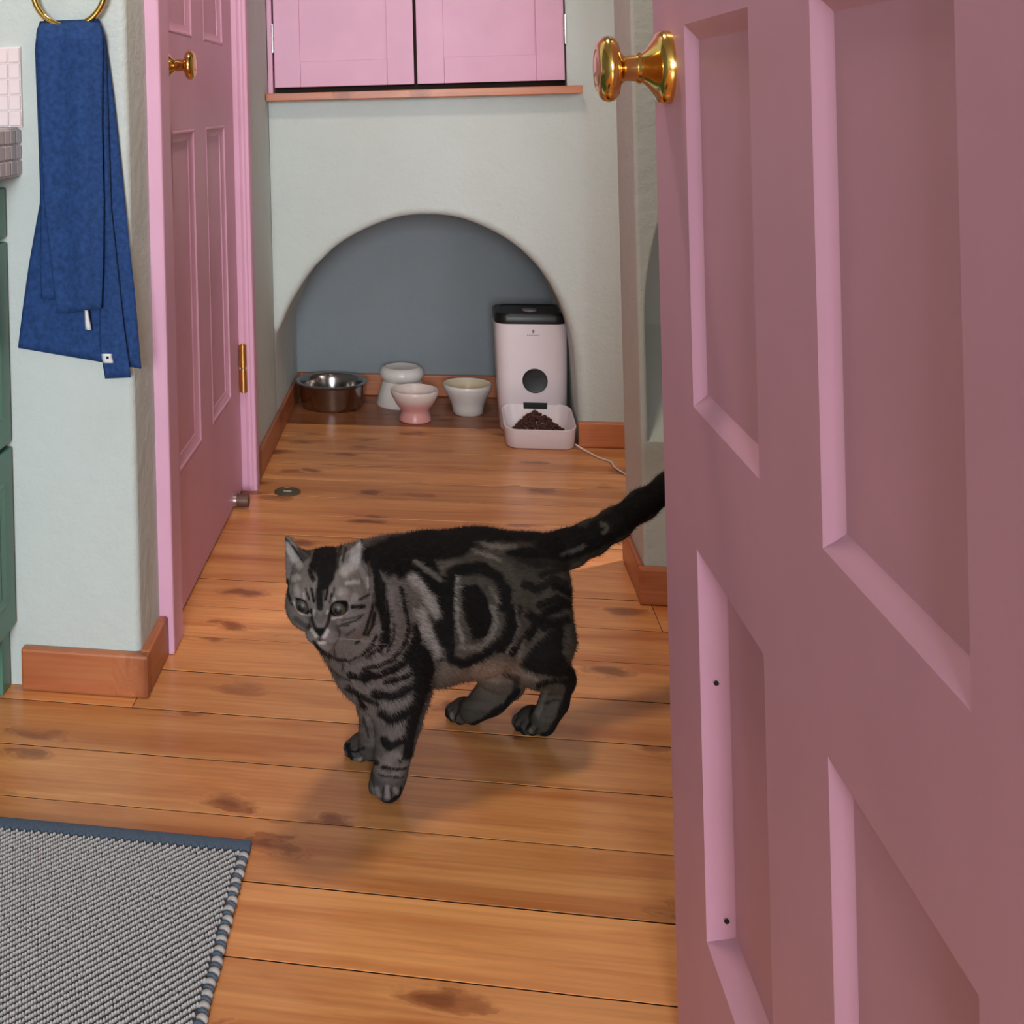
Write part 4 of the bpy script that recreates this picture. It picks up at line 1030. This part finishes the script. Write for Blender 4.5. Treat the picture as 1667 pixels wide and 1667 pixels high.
for pl_, hw_ in (([(1130, 760), (1145, 960), (1110, 1130), (1040, 1235), (930, 1310)], 17), ([(1010, 880), (985, 1010), (940, 1090)], 16), ([(1265, 640), (1300, 820), (1345, 1010), (1290, 1210), (1180, 1330), (1060, 1390), (900, 1425)], 22), ([(1200, 980), (1195, 1130), (1130, 1260)], 11), ([(1400, 1010), (1430, 1150), (1340, 1340), (1180, 1440), (1010, 1490), (860, 1505)], 34), ([(700, 1370), (690, 1440)], 9), ([(560, 1390), (660, 1480), (760, 1540)], 10), ([(620, 1240), (625, 1300)], 8), ([(830, 1170), (860, 1150)], 16)):
    K(CH(pl_), hw_*SH, 0.95, 1.3, None, U_ + 1.2*wx, V_ + 1.2*wy)
lh([(170, 230), (230, 350), (280, 420)], 34, 0.65); lh([(830, 300), (800, 420), (720, 480)], 50, 0.6); lh([(860, 220), (850, 380)], 26, 0.6)
lh([(740, 590), (850, 580)], 20, 0.6); lh([(700, 680), (800, 740)], 50, 0.35); lh([(240, 640), (250, 720)], 40, 0.4); lh([(960, 560), (990, 760)], 30, 0.3); lh([(230, 550), (260, 540)], 34, 0.7); lh([(230, 780), (300, 880), (385, 900)], 14, 0.95)
lh([(605, 935), (680, 912), (740, 870)], 14, 0.95); lh([(325, 690), (330, 740)], 12, 0.5); lh([(620, 740), (610, 800)], 12, 0.45)
lh([(400, 1040), (440, 1110)], 16, 0.95); lh([(555, 1050), (520, 1110)], 20, 0.95); lh([(480, 1170), (530, 1170)], 16, 0.95)
lh([(420, 860), (420, 900)], 10, 0.7); lh([(560, 860), (550, 890)], 10, 0.7)
KP(CH([(415, 1022), (548, 1022), (520, 1070), (482, 1116), (445, 1070)]), 1, 1.2, True, U_, V_); kh([(482, 1110), (480, 1150)], 7, 0.8); kh([(440, 900), (482, 960), (525, 900)], 30, 0.35)
for pl_, hw_ in (([(450, 640), (440, 760)], 10), ([(520, 640), (525, 760)], 9), ([(345, 640), (360, 700)], 8), ([(620, 640), (600, 720)], 8), ([(700, 990), (820, 960), (900, 900)], 11), ([(650, 1010), (760, 1000)], 9), ([(860, 760), (960, 700)], 12), ([(215, 800), (190, 740)], 12), ([(600, 830), (640, 790), (700, 780), (745, 800)], 9), ([(262, 770), (300, 765), (345, 790)], 8)): kh(pl_, hw_, 0.85)
# eye liner
for e in EYES:
    g_ = np.linalg.norm(CV-e, axis=1); dark = np.maximum(dark, np.clip(1-(g_-0.0116)/0.0020, 0, 1)*HR)
belly = np.exp(-((U_-800)/60)**2 - ((V_-1095)/24)**2)*(~HR)
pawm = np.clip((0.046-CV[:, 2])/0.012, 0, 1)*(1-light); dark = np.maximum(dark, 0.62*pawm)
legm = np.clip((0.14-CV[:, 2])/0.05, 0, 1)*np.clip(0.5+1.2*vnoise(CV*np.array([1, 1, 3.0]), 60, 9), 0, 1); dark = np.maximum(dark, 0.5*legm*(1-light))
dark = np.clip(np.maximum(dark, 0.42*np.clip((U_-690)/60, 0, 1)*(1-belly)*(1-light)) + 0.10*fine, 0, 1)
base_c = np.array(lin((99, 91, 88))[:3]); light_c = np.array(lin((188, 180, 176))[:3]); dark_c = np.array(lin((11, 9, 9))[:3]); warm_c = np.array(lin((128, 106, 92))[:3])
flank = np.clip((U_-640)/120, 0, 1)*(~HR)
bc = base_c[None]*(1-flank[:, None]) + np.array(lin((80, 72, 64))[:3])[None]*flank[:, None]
bc = bc*(1-belly[:, None]) + warm_c*belly[:, None]
la_ = (light*(0.65 - 0.45*flank))[:, None]; bc = bc*(1-la_) + light_c*la_
bc = bc*(1+0.22*fine[:, None])
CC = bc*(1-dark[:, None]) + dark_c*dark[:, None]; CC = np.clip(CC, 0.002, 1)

def fur_mat(name, rough):
    m, nt, b = new_mat(name); a = node(nt, 'ShaderNodeAttribute'); a.attribute_name = 'coat'
    nt.links.new(a.outputs['Color'], b.inputs['Base Color']); b.inputs['Roughness'].default_value = rough; b.inputs['Specular IOR Level'].default_value = 0.15
    return m
def mesh_np(name, V, Fq, mat, cols=None, smooth=True):
    me = bpy.data.meshes.new(name); k = Fq.shape[1]
    me.vertices.add(len(V)); me.vertices.foreach_set('co', V.astype(np.float32).ravel())
    me.loops.add(Fq.size); me.loops.foreach_set('vertex_index', Fq.astype(np.int32).ravel())
    me.polygons.add(len(Fq)); me.polygons.foreach_set('loop_start', np.arange(0, Fq.size, k, dtype=np.int32))
    me.update(calc_edges=True); me.validate()
    if smooth: me.polygons.foreach_set('use_smooth', np.ones(len(me.polygons), bool))
    if cols is not None:
        ca_ = me.color_attributes.new('coat', 'FLOAT_COLOR', 'POINT'); ca_.data.foreach_set('color', np.concatenate([cols, np.ones((len(cols), 1))], 1).astype(np.float32).ravel())
    me.materials.append(mat); o = bpy.data.objects.new(name, me); COL.objects.link(o); return o
cat = empty('cat', (0.01, 1.63, 0)); tag(cat, 'silver tabby cat standing on the pine floor boards', 'cat')
catinv = Matrix.Translation(cat.location).inverted()
def co_(o, p=None): o.parent = p or cat; o.matrix_parent_inverse = Matrix.Identity(4) if p else catinv; return o
body = co_(mesh_np('body', CV, CF, fur_mat('coat_skin', 0.85), CC))
# short fur as slim blades lying along the coat
NF = 70000
tri_a = np.linalg.norm(fn, axis=1); pick = np.random.choice(len(CF), NF, p=tri_a/tri_a.sum())
bw_ = np.random.dirichlet((1, 1, 1, 1), NF); fp = (CV[CF[pick]]*bw_[..., None]).sum(1); fnm = (CN[CF[pick]]*bw_[..., None]).sum(1); fnm /= np.linalg.norm(fnm, axis=1)[:, None]
fc = (CC[CF[pick]]*bw_[..., None]).sum(1)*np.random.uniform(0.6, 1.4, (NF, 1))
axis_ = P(880, 930, 1.70) - P(600, 960, 1.56); axis_[2] = 0; axis_ /= np.linalg.norm(axis_)
flow = np.tile(axis_*0.75 - Zv*0.55, (NF, 1))
leg = np.clip((0.15-fp[:, 2])/0.08, 0, 1)[:, None]; flow = flow*(1-leg) + (-Zv)*leg
tailm = (fp@Sv > P(905, 890, 1.71)@Sv)[:, None] & (fp[:, 2:] > 0.2); tdir = P(1090, 792, 1.785)-P(925, 893, 1.722); tdir /= np.linalg.norm(tdir); flow = np.where(tailm, tdir, flow)
hd = np.linalg.norm(fp-HC, axis=1); hm = (hd < 0.08)[:, None]; nose = HL(0, 0.06, -0.012); hf = fp-nose; hf /= np.linalg.norm(hf, axis=1)[:, None]; flow = np.where(hm, hf, flow)
flow = flow - (flow*fnm).sum(1)[:, None]*fnm; flow /= np.maximum(np.linalg.norm(flow, axis=1), 1e-6)[:, None]
flow = flow + np.random.normal(0, 0.22, (NF, 3)); dirv = flow + 0.32*fnm; dirv /= np.linalg.norm(dirv, axis=1)[:, None]
ln = np.random.uniform(0.006, 0.010, NF); ln = np.where(hd < 0.075, ln*0.5, ln); ln = np.where(fp[:, 2] < 0.10, ln*0.6, ln); ln = np.where(fp[:, 2] < 0.03, ln*0.4, ln)
fd_ = fp-nose; ln = np.where(np.linalg.norm(fd_, axis=1) < 0.045, 0.0022, ln)
for e in EYES:
    ln = np.where(np.linalg.norm(fp-e, axis=1) < 0.0135, 0.0, ln)
keep = ln > 0; fp, fnm, fc, dirv, ln = fp[keep], fnm[keep], fc[keep], dirv[keep], ln[keep]; NK = len(fp)
side = np.cross(dirv, fnm); side /= np.maximum(np.linalg.norm(side, axis=1), 1e-6)[:, None]
w_ = 0.00042
FV = np.stack([fp - side*w_ - fnm*0.0006, fp + side*w_ - fnm*0.0006, fp + dirv*ln[:, None]], 1).reshape(-1, 3)
FV[:, 2] = np.maximum(FV[:, 2], 0.0006)
fur = co_(mesh_np('fur', FV, np.arange(NK*3).reshape(-1, 3), fur_mat('coat_fur', 0.8), np.repeat(fc, 3, 0)), body); fur['kind'] = 'stuff'
fur.data.normals_split_custom_set_from_vertices(np.repeat(fnm, 3, 0).tolist())
# eyes
M['iris'] = plain('grey_green_iris', (60, 54, 44), rough=0.5, var=0.3, scale=400, coat=0.0)
M['pupil'] = plain('pupil_black', (6, 6, 6), rough=0.45, coat=0.0)
for ei, e in enumerate(EYES):
    gz = Vector(fy_*0.93 + (Sv*0.10 if ei else -Sv*0.05) - Zv*0.02 + 0.0*fx_).normalized()
    bm = lathe([(0.0096*math.sin(math.radians(a)), 0.0096*math.cos(math.radians(a))) for a in (0, 8, 16, 24, 29, 33, 40, 48, 56, 62, 63, 75, 90, 110, 130, 150, 180)], 32)
    bm.transform(Matrix.Translation(Vector(e)) @ Vector((0, 0, 1)).rotation_difference(gz).to_matrix().to_4x4())
    bm.faces.ensure_lookup_table(); bm.normal_update()
    for f in bm.faces:
        a = math.degrees(math.acos(max(-1, min(1, (f.calc_center_median()-Vector(e)).normalized().dot(gz))))); f.material_index = 0 if a < 29 else (1 if a < 62.5 else 0)
    co_(obj('eye', bm, [M['pupil'], M['iris']], smooth=True), body)
    print('EYE', to_px(e + np.array(gz)*0.0096))
print('NOSE', to_px(HL(0, 0.06, -0.018)), 'CHIN', to_px(HL(0, 0.045, -0.049)), 'EARS', to_px(HL(-0.0485, -0.012, 0.074)), to_px(HL(0.0485, -0.012, 0.074)), 'CROWN', to_px(HL(0, -0.01, 0.053)))
# whiskers
for s in (-1, 1):
    for i in range(3):
        a = HL(s*(0.013+0.002*i), 0.054-0.002*i, -0.022-0.003*(i % 3)); b = HL(s*(0.045+0.004*i), 0.058-0.010*i, -0.022-0.006*(i % 3)); c = HL(s*(0.070+0.003*i), 0.045-0.014*i, -0.034-0.009*(i % 3))
        co_(obj('whisker', tube([tuple(p) for p in catmull([a, b, c], 5)], 0.00011, 5), M['grey_mark']), body)
